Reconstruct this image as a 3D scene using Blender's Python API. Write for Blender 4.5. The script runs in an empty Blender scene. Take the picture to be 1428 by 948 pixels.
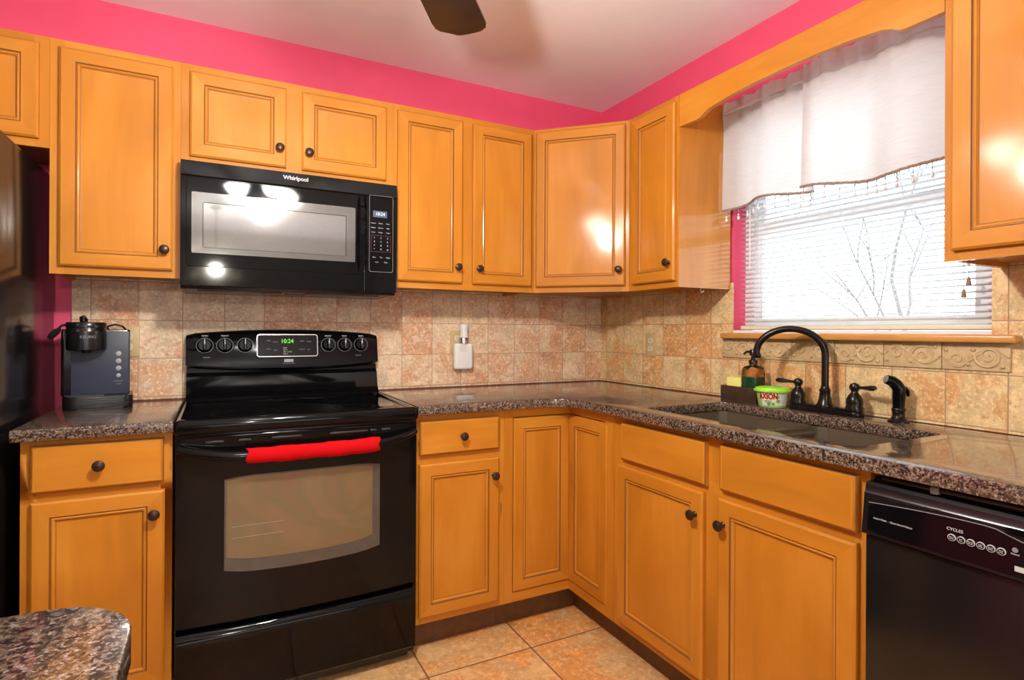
import bpy, bmesh, math, random
from mathutils import Vector, Matrix
PI = math.pi
sc = bpy.context.scene
COL = sc.collection

# ------------------------------------------------------------------ camera, world, light, exposure
cam_d = bpy.data.cameras.new('camera'); cam = bpy.data.objects.new('camera', cam_d); COL.objects.link(cam)
cam.location = (-1.9151, -2.6033, 1.1933)
cam.rotation_euler = (PI/2, -0.0049, -0.4778)
cam_d.sensor_fit = 'HORIZONTAL'; cam_d.sensor_width = 36.0
cam_d.lens = 788.1/1428*36
cam_d.shift_y = (461.5-474)/1428
cam_d.clip_start = 0.02
sc.camera = cam
sc.view_settings.view_transform = 'Standard'; sc.view_settings.look = 'None'
sc.view_settings.gamma = 1.0; sc.view_settings.use_curve_mapping = False
sc.view_settings.exposure = 0.06
W = bpy.data.worlds.new('daylight'); sc.world = W; W.use_nodes = True
bgn = W.node_tree.nodes['Background']; bgn.inputs[0].default_value = (0.86, 0.93, 1.0, 1); bgn.inputs[1].default_value = 4.6

def light(name, kind, loc, energy, color, size=0.1, rot=(0,0,0), size_y=None):
    d = bpy.data.lights.new(name, kind); d.energy = energy; d.color = color
    if kind == 'AREA':
        d.size = size
        if size_y: d.shape = 'RECTANGLE'; d.size_y = size_y
    else: d.shadow_soft_size = size
    o = bpy.data.objects.new(name, d); o.location = loc; o.rotation_euler = rot; COL.objects.link(o)
    return o
# daylight through the kitchen window
light('window_daylight', 'AREA', (0.34, -1.37, 1.66), 7, (0.80, 0.88, 1.0), 0.85, (0, PI/2, 0), 0.85)
# added fill lamp at the closed dining room wall, tilted up to brighten the ceiling
light('ceiling_fill', 'AREA', (-1.6, -5.9, 1.0), 34, (0.96, 0.97, 1.0), 2.4, (PI*.76, 0, 0), 1.4)
# bulbs of the fan light kit sit inside its glass shades
FAN = (-1.69, -1.56)

# ------------------------------------------------------------------ material helpers
class N:
    def __init__(s, name):
        s.m = bpy.data.materials.new(name); s.m.use_nodes = True; s.t = s.m.node_tree
        s.b = s.t.nodes['Principled BSDF']; s.out = s.t.nodes['Material Output']
    def n(s, typ, **kw):
        x = s.t.nodes.new(typ)
        for k, v in kw.items(): setattr(x, k, v)
        return x
    def l(s, a, b): s.t.links.new(a, b)
    def set(s, x, i, v):
        if hasattr(v, 'is_output'): s.l(v, x.inputs[i])
        else: x.inputs[i].default_value = v
    def math(s, op, a, b=None, c=None):
        x = s.n('ShaderNodeMath', operation=op); s.set(x, 0, a)
        if b is not None: s.set(x, 1, b)
        if c is not None: s.set(x, 2, c)
        return x.outputs[0]
    def vec(s, op, a, b=None, scale=None):
        x = s.n('ShaderNodeVectorMath', operation=op); s.set(x, 0, a)
        if b is not None: s.set(x, 1, b)
        if scale is not None: s.set(x, 'Scale', scale)
        return x.outputs[0]
    def noise(s, v, scale, detail=3, rough=.5, dist=0.0, out=0):
        x = s.n('ShaderNodeTexNoise'); s.l(v, x.inputs['Vector']); x.inputs['Scale'].default_value = scale
        x.inputs['Detail'].default_value = detail; x.inputs['Roughness'].default_value = rough; x.inputs['Distortion'].default_value = dist
        return x.outputs[out]
    def ramp(s, f, stops, interp='LINEAR'):
        x = s.n('ShaderNodeValToRGB'); x.color_ramp.interpolation = interp
        e = x.color_ramp.elements
        while len(e) < len(stops): e.new(0.5)
        for k, (p, c) in enumerate(stops): e[k].position = p; e[k].color = (*c, 1) if len(c) == 3 else c
        s.l(f, x.inputs[0]); return x.outputs[0]
    def mix(s, f, a, b, mode='MIX'):
        x = s.n('ShaderNodeMix', data_type='RGBA', blend_type=mode)
        s.set(x, 0, f)
        for i, v in ((6, a), (7, b)):
            if hasattr(v, 'is_output'): s.l(v, x.inputs[i])
            else: x.inputs[i].default_value = (*v, 1)
        return x.outputs[2]
    def obj(s): return s.n('ShaderNodeTexCoord').outputs['Object']
    def rnd(s): return s.n('ShaderNodeObjectInfo').outputs['Random']
    def bump(s, h, strength=.2, dist=.002):
        x = s.n('ShaderNodeBump'); x.inputs['Strength'].default_value = strength; x.inputs['Distance'].default_value = dist
        s.l(h, x.inputs['Height']); s.l(x.outputs[0], s.b.inputs['Normal'])
    def p(s, **kw):
        for k, v in kw.items():
            k = {'color': 'Base Color', 'rough': 'Roughness', 'metal': 'Metallic', 'coat': 'Coat Weight', 'coatr': 'Coat Roughness', 'emit': 'Emission Color',
                 'emits': 'Emission Strength', 'spec': 'Specular IOR Level', 'trans': 'Transmission Weight', 'alpha': 'Alpha', 'ior': 'IOR', 'sheen': 'Sheen Weight'}[k]
            if hasattr(v, 'is_output'): s.l(v, s.b.inputs[k])
            elif isinstance(v, tuple): s.b.inputs[k].default_value = (*v, 1)
            else: s.b.inputs[k].default_value = v
        return s.m

def plain(name, color, rough=.5, vary=.06, scale=30, **kw):
    m = N(name); o = m.obj(); f = m.noise(o, scale, 3)
    a = tuple(max(0, c*(1-vary)) for c in color); b = tuple(min(1, c*(1+vary)) for c in color)
    return m.p(color=m.ramp(f, [(.3, a), (.7, b)]), rough=rough, **kw)

def wood(name, horiz=False, tint=1.0):
    m = N(name); o = m.obj(); r = m.rnd()
    off = m.n('ShaderNodeCombineXYZ'); m.l(m.math('MULTIPLY', r, 37.0), off.inputs[0]); m.l(m.math('MULTIPLY', r, 11.0), off.inputs[2])
    v = m.vec('ADD', o, off.outputs[0])
    fine = m.vec('MULTIPLY', v, (2.2, 60, 60) if horiz else (60, 60, 2.2))
    broad = m.vec('MULTIPLY', v, (1.6, 7, 7) if horiz else (7, 7, 1.6))
    g = m.noise(fine, 1.0, 4, .6, .3); bl = m.noise(broad, 1.0, 3, .55, .6); bl2 = m.noise(v, 3.2, 2, .5)
    base = m.ramp(bl, [(.22, (.40*tint, .150*tint, .008*tint)), (.5, (.58*tint, .218*tint, .016*tint)), (.78, (.69*tint, .300*tint, .038*tint))])
    c = m.mix(m.math('MULTIPLY', g, .42), base, (.38*tint, .135*tint, .014*tint))
    c = m.mix(m.math('MULTIPLY', m.math('SUBTRACT', bl2, .35), .6), c, (.46*tint, .165*tint, .016*tint))
    return m.p(color=c, rough=.50, coat=.42, coatr=.13, spec=.22)

def tiles(name, axes, pitch, off, grout_w, light_c, rust_c, grout_c, scale=9.0, rough=.38, seed=0.0, bias=.5):
    """square stone tiles laid along two object axes"""
    m = N(name); o = m.obj(); s = m.n('ShaderNodeSeparateXYZ'); m.l(o, s.inputs[0])
    q = []; fr = []
    for ax, of in zip(axes, off):
        t = m.math('DIVIDE', m.math('SUBTRACT', s.outputs[ax], of), pitch)
        q.append(m.math('FLOOR', t)); fr.append(m.math('ABSOLUTE', m.math('SUBTRACT', m.math('FRACT', t), .5)))
    idv = m.n('ShaderNodeCombineXYZ'); m.l(q[0], idv.inputs[0]); m.l(q[1], idv.inputs[1]); idv.inputs[2].default_value = seed
    wn = m.n('ShaderNodeTexWhiteNoise', noise_dimensions='3D'); m.l(idv.outputs[0], wn.inputs['Vector'])
    rv = wn.outputs['Value']; rc = wn.outputs['Color']
    v = m.vec('ADD', o, m.vec('SCALE', rc, scale=7.0))
    n1 = m.noise(v, scale, 5, .55, 1.1); n2 = m.noise(v, scale*9, 5, .7); n3 = m.noise(v, scale*2.5, 3, .5, .5)
    f = m.math('ADD', n1, m.math('MULTIPLY', m.math('SUBTRACT', rv, bias), .30))
    f = m.math('ADD', f, m.math('MULTIPLY', m.math('SUBTRACT', n2, .5), .34))
    f = m.math('ADD', f, m.math('MULTIPLY', m.math('SUBTRACT', m.noise(v, scale*22, 4, .7), .5), .20))
    mask = m.ramp(f, [(.47, (0,0,0)), (.535, (.62,.62,.62)), (.70, (1,1,1))])
    la = m.mix(m.ramp(n3, [(.3, (0,0,0)), (.7, (1,1,1))]), light_c, tuple(c*.70 for c in light_c)); ru = m.mix(m.ramp(n3, [(.3, (0,0,0)), (.7, (1,1,1))]), rust_c, tuple(min(1, c*1.7) for c in rust_c))
    c = m.mix(mask, la, ru)
    pit = m.noise(v, scale*14, 4, .75)
    c = m.mix(m.math('MULTIPLY', m.ramp(pit, [(.53, (0,0,0)), (.61, (1,1,1))]), .62), c, tuple(min(1, k*1.22) for k in light_c))
    c = m.mix(m.math('MULTIPLY', m.ramp(pit, [(.34, (1,1,1)), (.43, (0,0,0))]), .55), c, tuple(k*.8 for k in rust_c))
    half = .5 - grout_w/pitch/2
    g = m.math('GREATER_THAN', m.math('MAXIMUM', fr[0], fr[1]), half)
    c = m.mix(g, c, grout_c)
    soft = m.math('SMOOTH_MIN', m.math('MULTIPLY', m.math('SUBTRACT', .5, m.math('MAXIMUM', fr[0], fr[1])), 26.0), 1.0, .2)
    h = m.math('ADD', m.math('MULTIPLY', n2, .22), soft)
    m.bump(h, .35, .0022)
    return m.p(color=c, rough=m.math('ADD', rough-.08, m.math('MULTIPLY', n2, .18)), spec=.4)

def granite(name):
    m = N(name); o = m.obj()
    wv = m.vec('ADD', o, m.vec('SCALE', m.vec('SUBTRACT', m.noise(o, 70, 3, .6, out=1), (.5,.5,.5)), scale=.004))
    def cells(v, sc_):
        vo = m.n('ShaderNodeTexVoronoi'); m.l(v, vo.inputs['Vector']); vo.inputs['Scale'].default_value = sc_
        s = m.n('ShaderNodeSeparateColor'); m.l(vo.outputs['Color'], s.inputs[0]); return s.outputs[0]
    c1 = cells(wv, 250); c2 = cells(o, 560); big = m.noise(o, 60, 3, .6)
    f = m.math('ADD', m.math('MULTIPLY', c1, .40), m.math('ADD', m.math('MULTIPLY', c2, .24), m.math('MULTIPLY', big, .40)))
    c = m.ramp(f, [(.24, (.008,.007,.008)), (.38, (.024,.019,.018)), (.47, (.055,.040,.034)), (.54, (.11,.060,.034)), (.60, (.27,.155,.090)), (.67, (.10,.092,.092)), (.80, (.36,.29,.245))])
    return m.p(color=c, rough=.22, coat=.75, coatr=.03, spec=.5)

M = {}
M['wood'] = wood('honey_maple'); M['wood_h'] = wood('honey_maple_rail', True)
M['glaze'] = plain('dark_glaze', (.22, .080, .014), .45)
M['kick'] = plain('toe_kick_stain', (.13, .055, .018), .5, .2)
M['pink'] = plain('pink_paint', (.80, .080, .185), .55, .03, 8)
M['cream'] = plain('pale_dining_paint', (.42, .40, .38), .6, .02, 5)
M['ceil'] = plain('ceiling_paint', (.87, .87, .92), .7, .02, 5)
M['tile_b'] = tiles('travertine_tile', (0, 2), .1485, (-2.193, .931), .003, (.86, .64, .44), (.47, .235, .130), (.40, .28, .19), 6.0, seed=3.0, bias=.52)
M['tile_r'] = tiles('travertine_tile_warm', (1, 2), .1495, (-.0655, .929), .003, (.86, .63, .33), (.48, .225, .080), (.38, .25, .14), 6.0, seed=8.0, bias=.55)
M['tile_f'] = tiles('travertine_floor', (0, 1), .4064, (-.866, -.747), .006, (.80, .50, .23), (.54, .23, .060), (.20, .11, .06), 3.6, rough=.36, seed=5.0, bias=.45)
M['granite'] = granite('brown_granite')
M['relief'] = plain('relief_tile', (.60, .43, .23), .55, .12, 60)
M['black'] = plain('black_enamel', (.003, .003, .0035), .07, .1, spec=.24)
M['black_satin'] = plain('black_satin', (.007, .007, .008), .22, .1)
M['black_matte'] = plain('black_matte', (.008, .008, .009), .5, .1)
M['ceramic'] = plain('ceramic_glass', (.003, .003, .0035), .05, .1, spec=.28)
M['ring'] = plain('burner_marking', (.035, .035, .037), .25)
M['bronze'] = plain('oil_rubbed_bronze', (.014, .011, .010), .24, .3, 40, metal=.4, spec=.5)
M['bronze_k'] = plain('bronze_knob', (.055, .030, .020), .34, .3, 60, metal=.6)
M['chrome'] = plain('chrome_trim', (.6, .6, .62), .2, metal=1.0)
M['white'] = plain('white_plastic', (.80, .79, .76), .4, .02)
M['print'] = plain('pale_print', (.55, .56, .58), .5)
M['print_d'] = plain('grey_print', (.22, .23, .25), .5)
M['vinyl'] = plain('white_vinyl', (.78, .80, .80), .35, .02)
M['almond'] = plain('almond_plate', (.58, .42, .20), .4, .04)
M['ivory'] = plain('ivory_outlet', (.72, .66, .52), .4, .03)
M['red'] = plain('red_cloth', (.50, .003, .006), .9, .1, 300, spec=.12)
M['trim_wood'] = plain('sill_wood', (.60, .29, .07), .35, .1, 14, coat=.3)
M['slate'] = plain('slate_panel', (.030, .036, .066), .42, .05)
M['button'] = plain('grey_button', (.33, .34, .38), .4)
M['sink'] = plain('brown_composite', (.10, .072, .046), .38, .15, 250)
M['sponge'] = plain('yellow_sponge', (.85, .80, .22), .9, .12, 220)
M['green_lid'] = plain('lime_lid', (.36, .80, .05), .4, .03)
M['tubp'] = plain('pale_green_tub', (.45, .68, .22), .4, .06)
M['label'] = plain('tub_label', (.72, .78, .58), .45, .05)
M['leafg'] = plain('label_green', (.16, .40, .07), .45, .2)
M['darkbox'] = plain('dark_brown_wood', (.045, .024, .014), .45, .3, 30)
M['blade'] = plain('dark_walnut_blade', (.013, .006, .005), .40, .25, 12)
M['screen'] = plain('display_blue', (.06, .09, .16), .15)
M['amber'] = None
def glass(name, tint=(1,1,1), rough=0.0):
    m = N(name); tr = m.n('ShaderNodeBsdfTransparent'); tr.inputs[0].default_value = (*tint, 1)
    gl = m.n('ShaderNodeBsdfGlossy'); gl.inputs['Roughness'].default_value = rough
    fr = m.n('ShaderNodeFresnel'); fr.inputs[0].default_value = 1.3
    mx = m.n('ShaderNodeMixShader'); m.l(fr.outputs[0], mx.inputs[0]); m.l(tr.outputs[0], mx.inputs[1]); m.l(gl.outputs[0], mx.inputs[2]); m.l(mx.outputs[0], m.out.inputs[0])
    return m.m
M['glass'] = glass('window_glass', (.97, .99, .99))
M['amber'] = glass('amber_bottle', (.90, .72, .54), .02)
M['crystal'] = plain('clear_bead', (.75, .76, .80), .08, .05, spec=.9)
M['soap'] = plain('teal_soap', (.012, .13, .11), .12)
def emit(name, color, strength):
    m = N(name); return m.p(color=(.02,.02,.02), emit=color, emits=strength)
M['green_led'] = emit('green_digits', (.18, .9, .05), 1.3)
M['white_led'] = emit('white_digits', (.75, .86, 1.0), 1.6)
M['blue_led'] = emit('display_glow', (.16, .22, .36), .5)
M['shade'] = emit('lit_shade', (1.0, .92, .80), 75.0)
M['shade_c'] = emit('lit_cool_shade', (.94, .97, 1.0), 70.0)
M['flame'] = emit('lit_candle_bulb', (1.0, .80, .50), 14.0)
def curtain_mat():
    m = N('linen'); o = m.obj()
    weave = m.noise(m.vec('MULTIPLY', o, (20, 40, 900)), 1.0, 2)
    c = m.ramp(weave, [(.3, (.76, .73, .72)), (.7, (.86, .83, .82))])
    d = m.n('ShaderNodeBsdfDiffuse'); t = m.n('ShaderNodeBsdfTranslucent'); m.l(c, d.inputs[0]); m.l(c, t.inputs[0])
    mx = m.n('ShaderNodeMixShader'); mx.inputs[0].default_value = .36
    m.l(d.outputs[0], mx.inputs[1]); m.l(t.outputs[0], mx.inputs[2]); m.l(mx.outputs[0], m.out.inputs[0]); return m.m
M['linen'] = curtain_mat()
M['braid'] = plain('braid_trim', (.30, .22, .17), .8, .4, 260)
def slat_mat():
    m = N('blind_vinyl'); c = (.88, .89, .90, 1)
    d = m.n('ShaderNodeBsdfDiffuse'); t = m.n('ShaderNodeBsdfTranslucent'); d.inputs[0].default_value = c; t.inputs[0].default_value = c
    mx = m.n('ShaderNodeMixShader'); mx.inputs[0].default_value = .36
    m.l(d.outputs[0], mx.inputs[1]); m.l(t.outputs[0], mx.inputs[2]); m.l(mx.outputs[0], m.out.inputs[0]); return m.m
M['slat'] = slat_mat()
def ovenglass():
    m = N('oven_window_coating'); o = m.obj()
    n1 = m.noise(m.vec('MULTIPLY', o, (3.2, 1, 4.0)), 1.0, 3, .55, .8)
    c = m.ramp(n1, [(.28, (.14, .085, .12)), (.42, (.20, .125, .075)), (.52, (.17, .14, .075)), (.62, (.22, .15, .085)), (.75, (.19, .10, .09))])
    return m.p(color=c, rough=.16, metal=.35, coat=.8, coatr=.02)
M['oven_glass'] = ovenglass()
def mwglass():
    m = N('microwave_mesh_window'); o = m.obj(); n1 = m.noise(m.vec('MULTIPLY', o, (400, 1, 400)), 1.0, 1)
    return m.p(color=m.ramp(n1, [(.3, (.34, .34, .34)), (.7, (.41, .41, .41))]), rough=.06, metal=.8, coat=.5, coatr=.01)
M['mw_glass'] = mwglass()

# ------------------------------------------------------------------ mesh helpers
def bmn(): return bmesh.new()
def xf(bm, verts, mat): bmesh.ops.transform(bm, matrix=mat, verts=verts)
def box(bm, x0, x1, y0, y1, z0, z1, bev=0, seg=2, mi=0, mat=None):
    r = bmesh.ops.create_cube(bm, size=1.0)
    vs = r['verts']
    for v in vs: v.co = Vector(((x0+x1)/2 + v.co.x*(x1-x0), (y0+y1)/2 + v.co.y*(y1-y0), (z0+z1)/2 + v.co.z*(z1-z0)))
    if mat is not None: xf(bm, vs, mat)
    fs = {f for v in vs for f in v.link_faces}
    for f in fs: f.material_index = mi
    if bev > 0:
        es = list({e for v in vs for e in v.link_edges})
        bmesh.ops.bevel(bm, geom=es, offset=bev, segments=seg, profile=.5, affect='EDGES')
def loft(bm, rings, closed=True, caps=(True, True), mi=0, mis=None):
    """skin a list of equal-length rings"""
    R = [[bm.verts.new(p) for p in r] for r in rings]; n = len(R[0])
    for k in range(len(R)-1):
        for i in range(n if closed else n-1):
            j = (i+1) % n
            try:
                f = bm.faces.new((R[k][i], R[k][j], R[k+1][j], R[k+1][i])); f.material_index = mis[k] if mis else mi
            except ValueError: pass
    if caps[0]: f = bm.faces.new(R[0][::-1]); f.material_index = mis[0] if mis else mi
    if caps[1]: f = bm.faces.new(R[-1]); f.material_index = mis[-1] if mis else mi
    return R
def lathe(bm, prof, c=(0,0,0), axis='z', n=24, mi=0, mat=None):
    rings = []
    for r, h in prof:
        ring = []
        for i in range(n):
            a = 2*PI*i/n; p = Vector((r*math.cos(a), r*math.sin(a), h))
            if axis == '-y': p = Vector((p.x, -h, p.y))
            elif axis == 'x': p = Vector((h, p.x, p.y))
            if mat is not None: p = mat @ p
            ring.append(p + Vector(c))
        rings.append(ring)
    loft(bm, rings, mi=mi)
def tube(bm, pts, r, n=12, mi=0, flat=1.0):
    pts = [Vector(p) for p in pts]; rad = r if isinstance(r, (list, tuple)) else [r]*len(pts)
    t0 = (pts[1]-pts[0]).normalized()
    u = t0.orthogonal().normalized(); rings = []
    for i, p in enumerate(pts):
        a = pts[max(i-1, 0)]; b = pts[min(i+1, len(pts)-1)]; t = (b-a).normalized()
        u = (u - t*u.dot(t)).normalized(); w = t.cross(u)
        rings.append([p + (u*math.cos(2*PI*k/n)*rad[i] + w*math.sin(2*PI*k/n)*rad[i]*flat) for k in range(n)])
    loft(bm, rings, mi=mi)
def poly_prism(bm, pts, z0, z1, mi=0, mat=None, bev=0):
    n = len(pts)
    a = [bm.verts.new((x, y, z0)) for x, y in pts]; b = [bm.verts.new((x, y, z1)) for x, y in pts]
    fs = [bm.faces.new(a[::-1]), bm.faces.new(b)]
    for i in range(n): fs.append(bm.faces.new((a[i], a[(i+1) % n], b[(i+1) % n], b[i])))
    for f in fs: f.material_index = mi
    if mat is not None: xf(bm, a+b, mat)
    if bev:
        es = list(fs[0].edges)+list(fs[1].edges)
        bmesh.ops.bevel(bm, geom=es, offset=bev, segments=2, profile=.5, affect='EDGES')
def rrect(x0, x1, y0, y1, r, n=5):
    rs = r if isinstance(r, (list, tuple)) else [r]*4   # corners: (x0,y0),(x1,y0),(x1,y1),(x0,y1)
    out = []
    for (cx, cy, a0, q) in ((x0, y0, PI, rs[0]), (x1, y0, 1.5*PI, rs[1]), (x1, y1, 0, rs[2]), (x0, y1, .5*PI, rs[3])):
        sx = 1 if cx == x0 else -1; sy = 1 if cy == y0 else -1
        if q <= 0: out.append((cx, cy)); continue
        for k in range(n+1):
            a = a0 + PI/2*k/n; out.append((cx+sx*q+q*math.cos(a), cy+sy*q+q*math.sin(a)))
    return out
FR = Matrix(((1,0,0,0), (0,0,1,0), (0,1,0,0), (0,0,0,1)))      # (x, y, z) -> (x, z, y): plan outline stood upright; depth along y
def upright(bm, pts, y0, y1, mi=0, bev=0): poly_prism(bm, pts, y0, y1, mi, FR, bev)

def obj(name, bm, mats, parent=None, loc=None, smooth=40):
    bmesh.ops.recalc_face_normals(bm, faces=bm.faces)
    me = bpy.data.meshes.new(name); bm.to_mesh(me); bm.free()
    for m in (mats if isinstance(mats, (list, tuple)) else [mats]): me.materials.append(m)
    if smooth:
        me.polygons.foreach_set('use_smooth', [True]*len(me.polygons)); me.set_sharp_from_angle(angle=math.radians(smooth))
    o = bpy.data.objects.new(name, me); COL.objects.link(o)
    if parent: o.parent = parent
    if loc: o.location = loc
    return o
def tag(o, label, cat, group=None):
    o['label'] = label; o['category'] = cat
    if group: o['group'] = group
    return o
def thing(name, label, cat, loc=(0,0,0), rz=0, group=None):
    o = bpy.data.objects.new(name, None); COL.objects.link(o); o.location = loc; o.rotation_euler = (0, 0, rz); o.empty_display_size = .1
    return tag(o, label, cat, group)
def struct(name, bm, mats, parent=None, label=None):
    o = obj(name, bm, mats, parent)
    if not parent: o['kind'] = 'structure'
    if label: o['label'] = label
    return o
def text(name, body, size, loc, mat, parent=None, rot=(PI/2, 0, 0), align='CENTER', ext=.0004, sx=1.0, bold=0):
    cu = bpy.data.curves.new(name, 'FONT'); cu.body = body; cu.size = size; cu.align_x = align; cu.align_y = 'CENTER'; cu.extrude = ext; cu.offset = bold
    t = bpy.data.objects.new('tmp', cu); COL.objects.link(t); bpy.context.view_layer.update()
    me = bpy.data.meshes.new_from_object(t.evaluated_get(bpy.context.evaluated_depsgraph_get()))
    bpy.data.objects.remove(t); bpy.data.curves.remove(cu)
    me.name = name; me.materials.clear(); me.materials.append(mat)
    o = bpy.data.objects.new(name, me); COL.objects.link(o); o.location = loc; o.rotation_euler = rot; o.scale = (sx, 1, 1)
    if parent: o.parent = parent
    return o

# ------------------------------------------------------------------ the room
H = 2.43; XL = -3.35; YB = -6.1; CT = .92
b = bmn(); box(b, XL-.1, .12, YB-.1, .1, -.06, 0); struct('floor', b, M['tile_f'])
b = bmn(); box(b, XL-.1, .12, YB-.1, .1, H, H+.06); struct('ceiling', b, M['ceil'])
b = bmn(); box(b, XL-.1, .12, 0, .1, 0, H); wb = struct('wall_back', b, M['pink'])
WY0, WY1, WZ0, WZ1 = -1.822, -.922, 1.19, 2.10
b = bmn(); box(b, 0, .12, WY1, 0, 0, H); box(b, 0, .12, -2.95, WY0, 0, H); box(b, 0, .12, WY0, WY1, 0, WZ0); box(b, 0, .12, WY0, WY1, WZ1, H)
wr = struct('wall_right', b, M['pink'])
b = bmn(); box(b, XL-.1, XL, -1.15, 0, 0, H); wl = struct('wall_left', b, M['pink'])
b = bmn(); box(b, XL-.1, XL, YB, -1.15, 0, H); struct('dining_paint', b, M['cream'], wl)
b = bmn(); box(b, 0, .12, YB, -2.95, 0, H); struct('dining_paint', b, M['cream'], wr)
b = bmn(); box(b, XL-.1, .12, YB-.1, YB, 0, H); struct('wall_front', b, M['cream'])
# tile splashback on both walls
b = bmn(); box(b, -2.398, -.010, -.010, 0, CT+.001, 1.400); struct('tile_backsplash', b, M['tile_b'], wb)
b = bmn(); box(b, -.010, 0, WY1-.004, 0, CT+.001, 1.400); box(b, -.010, 0, WY0, WY1-.004, CT+.001, 1.166); box(b, -.010, 0, -2.75, WY0, CT+.001, 1.400)
struct('tile_backsplash', b, M['tile_r'], wr)
# relief border under the sill
b = bmn(); ya, yb = -1.868, -.880; za, zb = 1.088, 1.166
nT = 6; wT = (yb-ya)/nT
for k in range(nT): box(b, -.018, -.010, ya+k*wT+.0008, ya+(k+1)*wT-.0008, za, zb, .0015)
def spiral(cy, cz, r0, turns, start, s, rr):
    pts = []; n = 34
    for i in range(n):
        t = i/(n-1); a = start + s*turns*2*PI*t; r = r0*(1-.86*t); pts.append((-.0185, cy+r*math.cos(a), cz+r*math.sin(a)))
    tube(b, pts, [rr*1.45*(1-.4*i/n) for i in range(n)], 6)
zc = (za+zb)/2
for k in range(nT):
    y0 = ya+k*wT; s = 1 if k % 2 else -1
    spiral(y0+wT*.30, zc-.002*s, (.033), 1.75, PI*.05, s, .0038)
    spiral(y0+wT*.76, zc+.008*s, .025, 1.6, PI*.9, -s, .0034)
    tube(b, [(-.0185, y0+wT*(.02+.96*t/18), zc-s*.024*math.sin(2*PI*t/18)) for t in range(19)], .0042, 6)
    for q, (dy, dz, an) in enumerate(((.52, -.020, .5), (.60, .022, 2.4), (.93, -.018, .9), (.10, .026, 2.0))):
        tube(b, [(-.0185, y0+wT*dy+math.cos(an)*.016*(t/6-.5), zc+s*(dz+math.sin(an)*.010*(t/6-.5))) for t in range(7)], [.001, .0045, .0065, .007, .006, .004, .001], 6)
o = struct('relief_border', b, M['relief'], wr); o['label'] = 'carved scroll relief tile border'

# window
b = bmn()
box(b, .075, .118, WY1-.045, WY1, WZ0+.012, WZ1); box(b, .075, .118, WY0, WY0+.045, WZ0+.012, WZ1)
box(b, .075, .118, WY0+.045, WY1-.045, WZ1-.045, WZ1); box(b, .075, .118, WY0+.045, WY1-.045, WZ0+.012, WZ0+.030)
w1 = struct('window_1', b, M['vinyl'])
b = bmn(); ZM = 1.625
for z0, z1, xo in ((WZ0+.030, ZM+.022, .082), (ZM-.022, WZ1-.045, .100)):
    ya, yb = WY0+.045, WY1-.045; t = .034
    box(b, xo, xo+.016, ya, ya+t, z0, z1); box(b, xo, xo+.016, yb-t, yb, z0, z1); box(b, xo, xo+.016, ya+t, yb-t, z0, z0+.030); box(b, xo, xo+.016, ya+t, yb-t, z1-.044, z1)
struct('sash', b, M['vinyl'], w1)
b = bmn(); box(b, .089, .091, WY0+.079, WY1-.079, WZ0+.060, ZM-.022); box(b, .107, .109, WY0+.079, WY1-.079, ZM+.008, WZ1-.089); struct('pane', b, M['glass'], w1)
b = bmn(); box(b, -.052, -.0005, -1.890, -.898, 1.167, 1.1895, .006, 3); struct('trim_1', b, M['trim_wood'])
b = bmn(); box(b, .0005, .075, WY0, WY1, WZ0, WZ0+.011); struct('trim_2', b, M['vinyl'])

# ------------------------------------------------------------------ cabinets
def door_mesh(w, h, t=.019, st=.056, slab=False):
    """raised frame with mitred corners, beaded inner edge and recessed flat panel; front faces -y"""
    b = bmn()
    def loop(i, y): return [(i, y, i), (w-i, y, i), (w-i, y, h-i), (i, y, h-i)]
    if slab: prof = [(0, 0, 0), (0, -.013, 0), (.0015, -.0145, 2), (.0035, -.0150, 2), (.0075, -t, 0), (.012, -t, 0)]
    else: prof = [(0, 0, 0), (0, -.014, 0), (.003, -.0165, 0), (.006, -t, 0), (st-.013, -t, 0), (st-.0105, -t+.0035, 2), (st-.009, -t+.0035, 2), (st-.006, -t+.0018, 0), (st-.003, -t+.0030, 0), (st, -t+.0085, 0), (st+.0018, -t+.0090, 2)]
    L = [[b.verts.new(p) for p in loop(i, y)] for i, y, m in prof]
    b.faces.new(L[0])
    for k in range(len(L)-1):
        for i in range(4):
            j = (i+1) % 4; f = b.faces.new((L[k][i], L[k][j], L[k+1][j], L[k+1][i]))
            mi = prof[k+1][2] if prof[k+1][2] else (1 if i in (0, 2) else 0)
            f.material_index = mi
    f = b.faces.new(L[-1]); f.material_index = 1 if slab else 0
    return b
WM = [M['wood'], M['wood_h'], M['glaze']]
def knob_mesh():
    b = bmn(); lathe(b, [(.0085, 0), (.0090, .002), (.0055, .005), (.0050, .012), (.0075, .016), (.0145, .0195), (.0160, .0230), (.0150, .0265), (.0105, .0290), (.004, .0302), (.0005, .0304)], axis='-y', n=20)
    return b
KNOB = None
def knob(parent, x, z, y=-.019):
    global KNOB
    if KNOB is None:
        KNOB = obj('knob', knob_mesh(), M['bronze_k'], parent, (x, y, z)); return KNOB
    o = KNOB.copy(); COL.objects.link(o); o.parent = parent; o.location = (x, y, z); return o
def add_door(parent, x0, x1, z0, z1, kn=None, y=0, slab=False, name=None, rz=0):
    d = obj(name or ('drawer_front' if slab else 'door'), door_mesh(x1-x0, z1-z0, slab=slab), WM, parent, (x0, y, z0), smooth=0)
    if rz: d.rotation_euler = (0, 0, rz)
    if kn: knob(d, kn[0]-x0, kn[1]-z0)
    return d
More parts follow.
